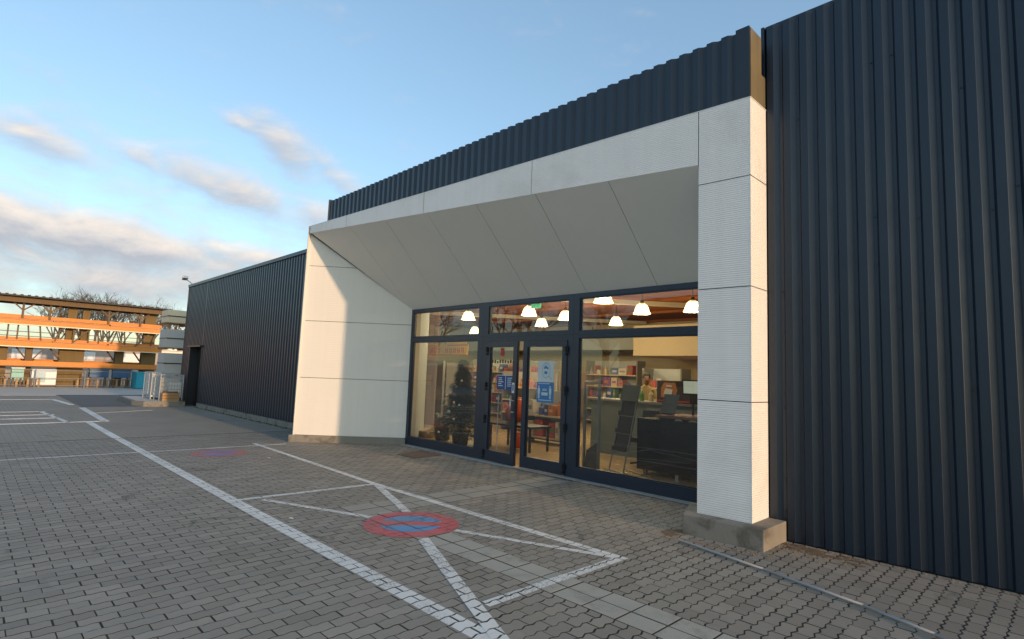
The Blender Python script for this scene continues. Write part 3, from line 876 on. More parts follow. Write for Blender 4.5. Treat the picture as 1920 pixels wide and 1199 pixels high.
def door_leaf(hx, wid, sgn, ang):
    """leaf hinged at hx, extending sgn*wid, opened by ang towards the street"""
    ca, sa = math.cos(ang), math.sin(ang)
    def tf(mb):
        mb.v = [(hx+sgn*(v[0]*ca-v[1]*sa*1), 7.045+(v[1]*ca*1-v[0]*sa), v[2]) for v in mb.v]
        if sgn < 0: mb.f = [f[::-1] for f in mb.f]
        return mb
    m = MB(); z0, z1 = .03, 2.195; st = .10
    for q in ((0, st, z0, z1), (wid-st, wid, z0, z1), (st, wid-st, z0, z0+.19), (st, wid-st, z1-.10, z1)): m.box(q[0], q[1], -.03, .035, q[2], q[3])
    for q in ((st, st+.016, z0+.19, z1-.1), (wid-st-.016, wid-st, z0+.19, z1-.1)): m.box(q[0], q[1], -.012, .03, q[2], q[3])
    d = add('door', tf(m), FRAME, store)
    add('pane', tf(MB().box(st, wid-st, 0, .012, z0+.19, z1-.10)), GLASS, d)
    for zz in (.12, .75, 1.35, 2.0):
        add('hinge', tf(MB().tube((.012, -.05, zz), (.012, -.05, zz+.10), .016, n=8).box(-.03, .045, -.045, -.031, zz+.01, zz+.09).tube((.012, -.05, zz-.05), (.012, -.05, zz-.015), .02, n=8)), BLACK, d)
    if sgn > 0:
        h = MB(); h.tube((wid-.075, -.085, .86), (wid-.075, -.085, 1.24), .013, n=10)
        for zz in (.95, 1.15): h.tube((wid-.075, -.085, zz), (wid-.02, -.03, zz), .009, n=8)
        add('handle', tf(h), STEEL, d, smooth=True)
        add('cable_strip', tf(MB().box(wid*.42, wid*.42+.014, -.012, -.001, .25, 1.22)), GALV, d)
        st_ = add('door_sticker', tf(MB().box(wid-.10, wid-.035, -.0345, -.0312, 1.28, 1.46)), WHITEPL, d)
        add('sticker_print', tf(MB().box(wid-.083, wid-.052, -.0365, -.0346, 1.32, 1.43)), PNAVY, d)
        b_ = add('notice', tf(MB().box(.30, .53, -.006, -.001, 1.33, 1.58).box(.545, .775, -.006, -.001, 1.33, 1.58)), PNAVY, d)
        t_ = MB()
        for q in (.325, .57):
            for k in range(5): t_.box(q+.02, q+.02+random.uniform(.08, .14), -.0078, -.0062, 1.53-k*.035, 1.545-k*.035)
        t_.box(.292, .783, -.0055, -.0012, 1.582, 1.592); t_.box(.531, .544, -.0055, -.0012, 1.33, 1.58)
        add('notice_print', tf(t_), PWHITE, d)
        add('red_sticker', tf(MB().box(.37, .47, -.005, -.001, 1.93, 2.08)), REDC, d)
        for k in range(9):
            q = .13+k*.072; add('letter', tf(MB().box(q, q+.045, -.004, -.001, 1.80, 1.80+random.uniform(.04, .07))), mat('brown_letters', (.10, .05, .015), .6), d)
    else:
        # two posters: a white one with a magnifier drawing, a blue one with two figures
        pw0, pw1 = .29, .645
        X = lambda u: pw1-(pw1-pw0)*u                     # u from the street's left to right
        w_ = add('white_poster', tf(MB().box(pw0, pw1, -.006, -.001, 1.50, 1.855)), PWHITE, d)
        t_ = MB(); c0, rr = (X(.52), 1.695), .095
        for k in range(24):
            a0, a1 = 2*math.pi*k/24, 2*math.pi*(k+1)/24
            t_.add([(c0[0]+rr*.9*math.cos(a0), -.0075, c0[1]+rr*1.25*math.sin(a0)), (c0[0]+rr*.9*math.cos(a1), -.0075, c0[1]+rr*1.25*math.sin(a1)),
                    (c0[0]+(rr+.007)*.9*math.cos(a1), -.0075, c0[1]+(rr+.007)*1.25*math.sin(a1)), (c0[0]+(rr+.007)*.9*math.cos(a0), -.0075, c0[1]+(rr+.007)*1.25*math.sin(a0))], [(0, 1, 2, 3), (3, 2, 1, 0)])
        t_.bar((X(.70), -.0075, 1.60), (X(.9), -.0075, 1.545), .003, .008)
        add('poster_print', tf(t_), PGREY, d)
        t_ = MB()
        for q in ((.42, 1.72), (.54, 1.73), (.60, 1.715), (.47, 1.745)): t_.box(X(q[0])-.022, X(q[0])+.012, -.0085, -.0062, q[1], q[1]+.03)
        t_.box(X(.6), X(.42), -.0085, -.0062, 1.635, 1.68)
        add('poster_print', tf(t_), PBLUE, d)
        add('blue_poster', tf(MB().box(pw0-.005, pw1+.012, -.007, -.0012, 1.155, 1.498)), PBLUE, d)
        t_ = MB()
        for q in (.10, .82):                               # two standing figures
            t_.ball((X(q), -.009, 1.42), .017, 8, 5); t_.box(X(q)-.024, X(q)+.024, -.0105, -.0075, 1.30, 1.40); t_.box(X(q)-.016, X(q)-.003, -.0105, -.0075, 1.22, 1.299); t_.box(X(q)+.003, X(q)+.016, -.0105, -.0075, 1.22, 1.299)
        for k, (a, b, z) in enumerate(((.05, .78, 1.468), (.34, .58, 1.375), (.30, .62, 1.355), (.08, .9, 1.19))): t_.box(X(b), X(a), -.0098, -.0075, z, z+.011)
        t_.box(X(.66), X(.27), -.0098, -.0075, 1.275, 1.325)
        add('poster_print', tf(t_), PWHITE, d)
    return d


door_leaf(-7.83, .845, 1, R(3.0))
door_leaf(-5.88, .99, -1, R(0.3))

# ------------------------------------------------------------------ shop interior shell
mb = MB()
mb.box(-21.2, -10.42, 7.12, 7.3, 0, 4.5); mb.box(-3.43, 1.6, 7.05, 7.3, 0, 4.5); mb.box(-10.42, -3.43, 7.12, 7.3, 2.957, 4.5)
mb.box(-21.3, -21.1, 7.3, 18.2, 0, 4.5); mb.box(1.5, 1.7, 7.3, 18.2, 0, 4.5); mb.box(-21.1, 1.5, 18.0, 18.2, 0, 4.5)
add('interior_wall', mb, INWALL, store)
add('partition', MB().slab([(-10.47, 7.31, 0), (-12.25, 8.85, 0), (-12.25, 8.85, 4.5), (-10.47, 7.31, 4.5)], (.65, .76, 0), .1), INWHITE, store)
add('shop_floor', MB().box(-21.1, 1.5, 7.02, 18, -.012, .012), FLOOR, store)
add('ceiling', MB().box(-21.1, 1.5, 7.3, 18, 3.78, 3.9), CEIL, store)
add('roof', MB().box(-24.9, 4.6, 6.5, 18.3, 4.52, 4.6), DARKROOF, store)
for k in range(5):
    add('ceiling_beam', MB().box(-21.0, 1.4, 8.6+k*2.3, 8.74+k*2.3, 3.70, 3.779), CEIL, store)
for k in range(3):
    add('ceiling_beam', MB().bar((-19+k*6.5, 7.5, 3.64), (-11+k*6.5, 17.5, 3.64), .14, .115), BEAM, store)
add('bulkhead', MB().box(-10.0, 1.4, 15.2, 17.9, 2.35, 3.3), INWALL, store)
add('bulkhead', MB().box(-21.0, -10.0, 16.2, 17.9, 2.6, 3.3), INWHITE, store)

# ------------------------------------------------------------------ annex
annex = thing('annex_building', 'low dark corrugated metal annex left of the white portal', 'building', (-18, 6.5, 0))
x = -24.97+5*PITCH*0
first = None
k = 0
DX0, DX1 = -24.05, -22.60
xs = []
def sheet(x0, x1, z0):
    add('cladding_sheet', cladding(x0, x1, YW, z0, 4.60), CLAD, annex)
sheet(-24.97, -24.10, .17); sheet(-24.095, -22.60, 2.22)
x = -22.595
first = None
while x < -11.9:
    if first is None: first = add('cladding_sheet', cladding(x, x+5*PITCH, YW, .17, 4.60), CLAD, annex); fx0 = x; o = first
    else:
        o = first.copy(); COL.objects.link(o); o.parent = annex; o.location = (x-fx0, random.gauss(0, .001), 0)
    x += 5*PITCH
add('annex_wall', MB().box(-24.96, -24.06, YW+.008, 12, 0, 4.58).box(-22.59, -12.25, YW+.008, 6.6, 0, 4.58).box(-24.06, -22.59, YW+.008, 6.6, 2.2, 4.58).box(-24.96, -21.4, 11.9, 12.1, 0, 4.5), GAP, annex)
add('plinth', MB().box(-22.55, -11.95, YW-.075, YW+.006, -.015, .155).box(-24.95, -24.10, YW-.06, YW+.006, -.015, .16), CONC, annex)
add('roof_coping', MB().box(-25.02, -12.0, YW-.075, YW+.12, 4.602, 4.70), TRIM, annex)
add('corner_trim', MB().box(-25.03, -24.972, YW-.05, YW+.1, .16, 4.60), TRIM, annex)
d = add('door', MB().box(-24.04, -22.60, 6.52, 6.56, .02, 2.19).box(-23.33, -23.31, 6.50, 6.519, .05, 2.15), BLACK, annex)
add('door_canopy', MB().box(-24.12, -22.5, YW-.14, YW+.01, 2.195, 2.25), TRIM, annex)
add('door_jamb', MB().box(-24.10, -24.045, YW-.05, 6.52, .0, 2.194), TRIM, annex)
add('door_jamb', MB().box(-22.60, -22.55, YW-.05, 6.52, 0, 2.194), TRIM, annex)
fl = thing('floodlight', 'small floodlight on a bracket above the annex roof corner', 'lamp', (-24.9, 6.2, 4.75))
add('bracket', MB().bar((-24.6, 6.22, 4.705), (-24.95, 6.1, 4.90), .03, .03), GALV, fl)
add('lamp_head', MB().obox((-25.0, 6.05, 4.96), Vector((.11, .0, .035)), Vector((0, .09, 0)), Vector((-.015, 0, .045))), GALV, fl)
add('lens', MB().obox((-24.99, 5.995, 4.955), Vector((.09, .0, .028)), Vector((0, .042, 0)), Vector((-.012, 0, .034))), mat('lens_warm', (.8, .7, .5), .3), fl)

# ------------------------------------------------------------------ interior things
def lamp(x, y, z=3.1, s=1.0):
    L = thing('pendant_lamp', 'x', 'pendant lamp', (x, y, z), group='dome lamps hanging in the shop')
    add('shade', MB().lathe((0, 0, 0), [(.05, .25), (.07, .24), (.12, .20), (.155, .13), (.175, .05), (.205, .0), (.20, -.002), (.168, .05), (.147, .13), (.112, .19), (.06, .225)], 16), SHADE, L, smooth=True, local=True)
    add('bulb', MB().ball((0, 0, .09), .068, 10, 6), BULB, L, smooth=True, local=True)
    add('cord', MB().tube((0, 0, .25), (0, 0, 3.78-z), .008, n=6).lathe((0, 0, .22), [(.045, 0), (.04, .1), (.0, .1)], 10), BLACK, L, local=True)
    ld = bpy.data.lights.new('lamp_glow', 'POINT'); ld.energy = 32; ld.color = (1.0, .78, .47); ld.shadow_soft_size = .12
    lo = bpy.data.objects.new('lamp_glow', ld); COL.objects.link(lo); lo.parent = L; lo.location = (0, 0, -.12)
    return L


LAMPS = [((-12.11, 10.09), 'dome lamp seen through the left upper pane, larger one'), ((-15.9, 13.59), 'dome lamp low behind the left upper pane, near its mullion'),
         ((-9.71, 10.07), 'dome lamp beside the green exit sign'), ((-11.45, 12.43), 'smaller dome lamp below the green exit sign'), ((-9.53, 11.27), 'dome lamp at the right end of the pane above the doors'),
         ((-6.65, 9.02), 'biggest dome lamp, at the left of the upper right pane'), ((-7.03, 11.01), 'dome lamp in the middle of the upper right pane'), ((-9.15, 13.02), 'small dome lamp low in the upper right pane'),
         ((-5.85, 11.15), 'dome lamp next to the white pillar in the upper right pane'), ((-13.3, 17.4), 'far dome lamp just under the transom of the right window')]
for (x, y), lab in LAMPS:
    l = lamp(x, y); l['label'] = lab
ex = thing('exit_sign', 'green emergency exit sign with running figure hanging under the shop ceiling', 'sign', (-8.95, 9.5, 3.2))
add('sign_panel', MB().box(-9.09, -8.80, 9.49, 9.52, 3.18, 3.35), GREEN, ex)
pic = MB(); pic.ball((-9.02, 9.483, 3.315), .012, 8, 4); pic.bar((-9.02, 9.485, 3.30), (-9.03, 9.485, 3.25), .004, .022); pic.bar((-9.03, 9.485, 3.25), (-9.0, 9.485, 3.21), .004, .013); pic.bar((-9.03, 9.485, 3.25), (-9.06, 9.485, 3.215), .004, .013)
pic.bar((-9.06, 9.485, 3.285), (-8.985, 9.485, 3.285), .004, .012); pic.box(-8.96, -8.925, 9.484, 9.488, 3.20, 3.33); pic.bar((-8.90, 9.485, 3.265), (-8.83, 9.485, 3.265), .004, .014); pic.bar((-8.85, 9.485, 3.30), (-8.825, 9.485, 3.262), .004, .012); pic.bar((-8.85, 9.485, 3.23), (-8.825, 9.485, 3.268), .004, .012)
add('pictogram', pic, PWHITE, ex); add('hanger', MB().tube((-8.95, 9.5, 3.35), (-8.95, 9.5, 3.78), .006, n=6), BLACK, ex)

bn = thing('banner', 'yellow banner with a row of red block letters above the shelves', 'sign', (-14.2, 11.6, 2.3))
add('banner_sheet', MB().box(-16.0, -13.85, 11.58, 11.6, 2.17, 2.52).box(-15.0, -13.95, 11.575, 11.595, 2.53, 2.64), YELLOW, bn)
gl = MB()
for k in range(9):
    xx = -15.85+k*.21
    if k in (3,): continue
    gl.box(xx, xx+.03, 11.570, 11.578, 2.26, 2.42); gl.box(xx+.10, xx+.13, 11.570, 11.578, 2.26, 2.42)
    for zz in random.sample((2.26, 2.32, 2.355, 2.39), 2): gl.box(xx+.03, xx+.10, 11.570, 11.578, zz, zz+.028)
add('banner_letters', gl, REDC, bn)
add('banner_edge', MB().box(-16.0, -13.85, 11.568, 11.579, 2.17, 2.195).box(-14.9, -13.85, 11.568, 11.579, 2.49, 2.515), REDC, bn)
add('hanger', MB().tube((-15.7, 11.6, 2.52), (-15.7, 11.6, 3.78), .006, n=6).tube((-14.1, 11.6, 2.64), (-14.1, 11.6, 3.78), .006, n=6), BLACK, bn)

bd = thing('display_board', 'tall grey display board with pale pictures beside the fir tree', 'display board', (-13, 9.6, 0))
add('board', MB().box(-13.45, -12.52, 9.6, 9.68, .1, 1.92), GREYPL, bd)
add('header', MB().box(-13.35, -12.6, 9.59, 9.599, 1.78, 1.85), PGREY, bd)
for q in ((-13.38, -13.0, 1.22, 1.50), (-13.42, -13.1, .82, 1.08), (-12.88, -12.58, .82, 1.12)): add('picture', MB().box(q[0], q[1], 9.588, 9.599, q[2], q[3]), mat('tan_print', (.34, .29, .21), .6, var=.4, vscale=9), bd)
add('foot', MB().box(-13.4, -13.3, 9.45, 9.8, .012, .1).box(-12.7, -12.6, 9.45, 9.8, .012, .1), GREYPL, bd)

# decorated fir tree
ct = thing('christmas_tree', 'dark decorated fir tree with pale baubles behind the left shop window', 'tree', (-9.75, 8.05, 0))
mb = MB()
for k in range(9000):
    h = random.random()**.8; z = .28+1.62*h; rad = (.74*(1-h)+.03)*(.55+.45*((h*7) % 1.0))
    a = random.random()*6.283; r = rad*math.sqrt(random.random())*1.0
    c = Vector((-9.75+r*math.cos(a), 8.05+r*math.sin(a), z-.25*r)); L = random.uniform(.07, .16); d_ = Vector((math.cos(a), math.sin(a), random.uniform(-.5, .1))).normalized()
    s_ = d_.cross(Vector((0, 0, 1))).normalized()*random.uniform(.016, .034)
    mb.add([c-s_, c+s_, c+d_*L], [(0, 1, 2)])
add('foliage', mb, LEAF, ct)
add('trunk', MB().tube((-9.75, 8.05, .02), (-9.75, 8.05, 1.85), .04, .01, n=8), BARK, ct)
add('stand', MB().lathe((-9.75, 8.05, .012), [(.0, 0), (.16, 0), (.2, .26), (.0, .26)], 14), BLACK, ct)
BA = mat('pale_bauble', (.75, .62, .38), .3); BG = mat('mint_bauble', (.35, .6, .5), .3)
for k in range(17):
    h = random.uniform(.02, .85); z = .35+1.5*h; rad = .70*(1-h)+.04; a = random.uniform(3.4, 5.6)
    add('bauble', MB().ball((-9.75+rad*math.cos(a), 8.05+rad*math.sin(a), z-.2*rad), random.uniform(.022, .036), 8, 6), BA if k % 4 else BG, ct, smooth=True)

bk = thing('wicker_basket', 'round light brown wicker basket on the shop floor by the window', 'basket', (-11.3, 8.35, .012))
add('basket_body', MB().lathe((-11.3, 8.35, .012), [(.0, 0), (.2, .0), (.28, .15), (.29, .16), (.26, .15), (.18, .02), (0, .02)], 16), WOOD, bk)
add('basket_rim', MB().lathe((-11.3, 8.35, .165), [(.27, 0), (.3, 0), (.3, .02), (.27, .02), (.27, 0)], 16), WRAP, bk)
pt = thing('black_tub', 'black tub with red twigs between basket and fir tree', 'tub', (-10.62, 8.2, .012))
add('tub_body', MB().lathe((-10.62, 8.2, .012), [(0, 0), (.14, 0), (.19, .3), (.175, .3), (.13, .03), (0, .03)], 14), BLACK, pt)
tw = MB()
for k in range(24): tw.tube((-10.62, 8.2, .1), (-10.62+random.gauss(0, .13), 8.2+random.gauss(0, .1), random.uniform(.3, .46)), .006, n=4)
add('twigs', tw, REDC, pt)

# gift bags / orange textile display behind the left door
for k, (x, y, z, s_, m_, lab) in enumerate(((-8.45, 8.5, .62, .42, CLAY, 'orange red textile sack behind the left door, upper one'), (-8.2, 8.35, .10, .30, CLAY, 'orange red textile sack low behind the left door'), (-9.0, 8.9, .55, .34, GOODS[1], 'red gift bag at the right edge of the left window'))):
    mb = MB(); n = 14
    prof = [(0, 0), (.8, .05), (1.0, .35), (.9, .75), (.55, 1.0), (.35, 1.08), (.42, 1.2), (0, 1.16)]
    mb.lathe((x, y, z), [(r*s_*.5, q*s_) for r, q in prof], n)
    mb.v = [(v[0]+random.gauss(0, .008), v[1]+random.gauss(0, .008), v[2]) for v in mb.v]
    t_ = thing('textile_sack', lab, 'bag', (x, y, z)); add('sack_body', mb, m_, t_, smooth=True)
    add('tie_band', MB().lathe((x, y, z+1.06*s_), [(.19*s_, 0), (.21*s_, .02), (.19*s_, .04)], n), WRAP, t_)
tb = thing('display_table', 'dark display table carrying bags behind the left door', 'table', (-8.6, 8.75, 0))
add('table_top', MB().box(-9.3, -8.0, 8.45, 9.1, .50, .54), BLACK, tb)
for q in ((-9.25, 8.5), (-8.05, 8.5), (-9.25, 9.05), (-8.05, 9.05)): add('leg', MB().box(q[0]-.02, q[0]+.02, q[1]-.02, q[1]+.02, .012, .5), BLACK, tb)


def shelf_unit(x0, x1, y0, y1, h, levels, label, seed, rot=None):
    u = thing('shelf_unit', label, 'shelves', ((x0+x1)/2, (y0+y1)/2, 0), group='shop shelving')
    add('back_panel', MB().box(x0, x1, y1-.03, y1, .05, h), INWHITE, u)
    for xx in (x0, x1-.04): add('upright', MB().box(xx, xx+.04, y0, y1-.031, .012, h), GREYPL, u)
    rnd = random.Random(seed)
    gap = (h-.25)/levels
    for k in range(levels):
        z = .14+k*gap
        add('shelf', MB().box(x0+.041, x1-.041, y0-.02, y1-.031, z, z+.035), BEAM, u)
        xx = x0+.06
        while xx < x1-.16:
            w = rnd.uniform(.1, .34); hh = rnd.uniform(.35, .82)*gap; m_ = rnd.randrange(9)
            if xx+w > x1-.06: break
            if rnd.random() < .88:
                b = MB()
                if rnd.random() < .3:
                    r_ = min(w*.35, .07); n_ = max(1, int(w/(2.2*r_)))
                    b.lathe((xx+w/2, y0+.12, z+.036), [(0, 0), (r_, 0), (r_, hh*.6), (r_*.4, hh*.75), (r_*.4, hh*.9), (0, hh*.9)], 9)
                    nm, cat = 'bottle', 'bottle'
                else:
                    b.box(xx, xx+w-.02, y0+.02, y0+.3, z+.036, z+.036+hh); b.box(xx+.15*w, xx+.75*w, y0+.016, y0+.0199, z+.05+hh*.3, z+hh*.75, 1)
                    nm, cat = 'carton', 'carton'
                ms_ = [GOODS[m_], GOODS[(m_+3) % 9]]
                add(nm, b, ms_, label='%s %s on %s, %s shelf' % (GOODN[m_], cat, label.split(',')[0], ['lowest', 'second', 'third', 'fourth', 'top'][k] if k < levels-1 else 'top'), cat=cat, group='goods on the shop shelves')
            xx += w+rnd.uniform(.0, .05)
    return u


shelf_unit(-20.2, -17.0, 14.6, 15.1, 2.1, 4, 'cream shelves far back behind the left window', 1)
shelf_unit(-16.9, -13.6, 14.4, 14.9, 2.15, 5, 'long cream shelves behind the left door', 2)
shelf_unit(-13.5, -11.9, 13.4, 13.9, 2.1, 5, 'cream shelves behind the right door', 3)
shelf_unit(-12.2, -10.1, 15.6, 16.1, 2.2, 5, 'cream shelves at the left of the right window', 4)
shelf_unit(-16.4, -13.9, 10.8, 11.3, 1.9, 4, 'cream shelves between display board and fir tree', 6)
shelf_unit(-12.0, -10.3, 11.4, 11.9, 1.7, 4, 'middle aisle shelves behind the left door', 7)
shelf_unit(-8.0, -6.9, 12.6, 13.1, 1.9, 4, 'short shelves behind the shop assistant', 8)
shelf_unit(-9.6, -8.3, 9.9, 10.3, 1.25, 2, 'low cream shelf just behind the right door', 5)

# checkout, stands, person
ck = thing('checkout_counter', 'long black checkout counter next to the pillar behind the right window', 'counter', (-4.5, 8.6, 0))
add('counter_body', MB().box(-5.38, -3.3, 8.34, 9.1, .10, .95), COUNTER, ck)
add('counter_top', MB().box(-5.0, -3.3, 8.28, 9.2, .99, 1.03), mat('reddish_top', (.2, .10, .07), .4), ck)
add('gap_panel', MB().box(-4.98, -3.3, 8.36, 9.0, .951, .989), BLACK, ck)
for k in range(4): add('foot', MB().box(-5.3+k*.6, -5.24+k*.6, 8.4, 8.46, .012, .1), STEEL, ck)
for k in range(3): add('slot_light', MB().add([(-4.7+k*.25, 8.355, .955), (-4.54+k*.25, 8.355, .955), (-4.58+k*.25, 8.355, .985), (-4.66+k*.25, 8.355, .985)], [(0, 1, 2, 3)]), WRAP, ck)
sc = thing('service_counter', 'grey green service counter where the shop assistant stands', 'counter', (-6, 10.2, 0))
add('counter_body', MB().box(-7.6, -4.0, 9.95, 10.5, .012, 1.12), GREENGREY, sc); add('counter_top', MB().box(-7.7, -3.95, 9.9, 10.55, 1.121, 1.165), GREYPL, sc)
add('cupboard_door', MB().box(-6.2, -5.6, 9.935, 9.949, .2, 1.05).box(-5.55, -4.95, 9.935, 9.949, .2, 1.05), GREYPL, sc)
bx = thing('coffee_machine_box', 'dark printed carton with an orange and white picture on the service counter', 'carton', (-5.6, 10.2, 1.166))
add('carton_body', MB().box(-6.02, -5.30, 10.02, 10.4, 1.167, 1.60), mat('dark_print', (.06, .035, .03), .4, var=.4, vscale=6), bx)
add('orange_print', MB().add([(-5.92, 10.01, 1.27), (-5.62, 10.01, 1.27), (-5.56, 10.01, 1.42), (-5.62, 10.01, 1.56), (-5.86, 10.01, 1.56), (-5.92, 10.01, 1.45)], [(0, 1, 2, 3, 4, 5)]), GOODS[5], bx)
add('white_print', MB().add([(-5.86, 10.0, 1.33), (-5.68, 10.0, 1.33), (-5.66, 10.0, 1.43), (-5.82, 10.0, 1.45)], [(0, 1, 2, 3)]).box(-5.8, -5.68, 9.998, 10.003, 1.48, 1.51), WHITEPL, bx)
add('stripe_print', MB().box(-6.015, -5.305, 10.006, 10.019, 1.19, 1.215), REDC, bx)
mo = thing('till_monitor', 'pale till screen on a pole beside the pillar', 'monitor', (-4.75, 9.0, 1.03))
add('screen_case', MB().obox((-4.72, 9.0, 1.50), (.17, 0, 0), (0, .02, .0), (0, -.01, .125)), BLACK, mo)
add('screen', MB().obox((-4.72, 8.975, 1.50), (.15, 0, 0), (0, .004, .0), (0, -.008, .105)), mat('pale_screen', (.45, .46, .38), .4, emit=(.6, .62, .5), estr=.25), mo)
add('pole', MB().tube((-4.72, 9.03, 1.03), (-4.72, 9.03, 1.4), .02, n=8), BLACK, mo)
pz = thing('plexiglass_panel', 'upright tilted grey board on the checkout counter', 'board', (-4.95, 8.75, 1.03))
add('board_sheet', MB().obox((-4.98, 8.7, 1.2), (.12, 0, .0), (.02, .006, 0), (.05, 0, .17)), GREYPL, pz)
add('foot', MB().box(-5.08, -4.92, 8.62, 8.78, 1.031, 1.045), BLACK, pz)
# product bottles on the service counter
for k in range(2):
    b_ = thing('spray_bottle', ['cream spray bottle on the service counter, left of the carton', 'green spray bottle on the service counter behind the cream one'][k], 'bottle', (-6.2-.22*k, 10.1, 1.166))
    add('bottle_body', MB().lathe((-6.2-.22*k, 10.1, 1.166), [(0, 0), (.05, 0), (.05, .14), (.02, .2), (0, .2)], 10), GOODS[8 if k == 0 else 4], b_); add('cap', MB().lathe((-6.2-.22*k, 10.1, 1.367), [(0, 0), (.018, 0), (.018, .05), (0, .05)], 8), WHITEPL, b_)

ga = thing('security_gate', 'grey anti theft gate frame standing inside the right window', 'gate', (-5.9, 7.75, 0))
f_ = MB(); a, b = Vector((-6.14, 7.86, 0)), Vector((-5.70, 7.68, 0))
f_.tube(a+Vector((0, 0, .012)), a+Vector((0, 0, 1.5)), .028, n=8); f_.tube(b+Vector((0, 0, .012)), b+Vector((0, 0, 1.5)), .028, n=8); f_.tube(a+Vector((0, 0, 1.52)), b+Vector((0, 0, 1.52)), .028, n=8)
add('gate_frame', f_, GREYPL, ga, smooth=True); add('gate_foot', MB().slab([a+Vector((0, -.1, .05)), b+Vector((0, -.1, .05)), b+Vector((0, .12, .05)), a+Vector((0, .12, .05))], (0, 0, 1), .04), GREYPL, ga)
add('gate_panel', MB().slab([a+Vector((.02, 0, .06)), b+Vector((0, 0, .06)), b+Vector((0, 0, .55)), a+Vector((.05, 0, .35))], (-.3, -.9, 0), .02), mat('dark_gate_panel', (.07, .075, .08), .5), ga)

st = thing('brochure_stand', 'slanting metal stand with dark trays inside the right window', 'display stand', (-5.6, 8.25, 0))
fr_ = MB()
for q in ((-5.86, 8.22), (-5.50, 8.12)): fr_.tube((q[0], q[1], .03), (q[0]+.13, q[1]+.25, 1.45), .012, n=6)
add('stand_frame', fr_, GREYPL, st)
add('foot_bar', MB().bar((-6.0, 8.28, .025), (-5.42, 8.03, .025), .05, .025), STEEL, st); add('foot_bar', MB().bar((-5.75, 8.5, .025), (-5.2, 8.22, .025), .05, .025), STEEL, st)
for k, z in enumerate((.38, .68, .98)):
    a_ = Vector((-5.86+.09*z, 8.22+.17*z, z)); b_ = Vector((-5.50+.09*z, 8.12+.17*z, z)); up_ = Vector((.02, .07, .27)); 
    add('tray', MB().slab([a_, b_, b_+up_, a_+up_], (-.2, -.95, .2), .02).slab([a_+Vector((0, -.05, -.01)), b_+Vector((0, -.05, -.01)), b_+Vector((0, -.05, .06)), a_+Vector((0, -.05, .06))], (-.26, -.96, 0), .01), mat('charcoal_tray', (.035, .035, .038), .5), st)
add('header_board', MB().slab([(-5.80, 8.42, 1.22), (-5.36, 8.30, 1.22), (-5.33, 8.34, 1.50), (-5.77, 8.46, 1.50)], (-.26, -.96, 0), .015), GREENGREY, st)
bs_ = thing('office_chair', 'black office chair between brochure stand and checkout', 'chair', (-5.75, 9.2, 0))
add('seat', MB().box(-6.0, -5.5, 8.95, 9.42, .45, .53), BLACK, bs_); add('backrest', MB().obox((-5.75, 9.46, .82), (.23, 0, 0), (0, .03, .0), (0, .03, .2)), BLACK, bs_)
add('base_column', MB().tube((-5.75, 9.2, .08), (-5.75, 9.2, .45), .03, n=8), STEEL, bs_)
for k in range(5): add('leg', MB().bar((-5.75, 9.2, .09), (-5.75+.28*math.cos(k*1.2566), 9.2+.28*math.sin(k*1.2566), .05), .04, .03), BLACK, bs_)


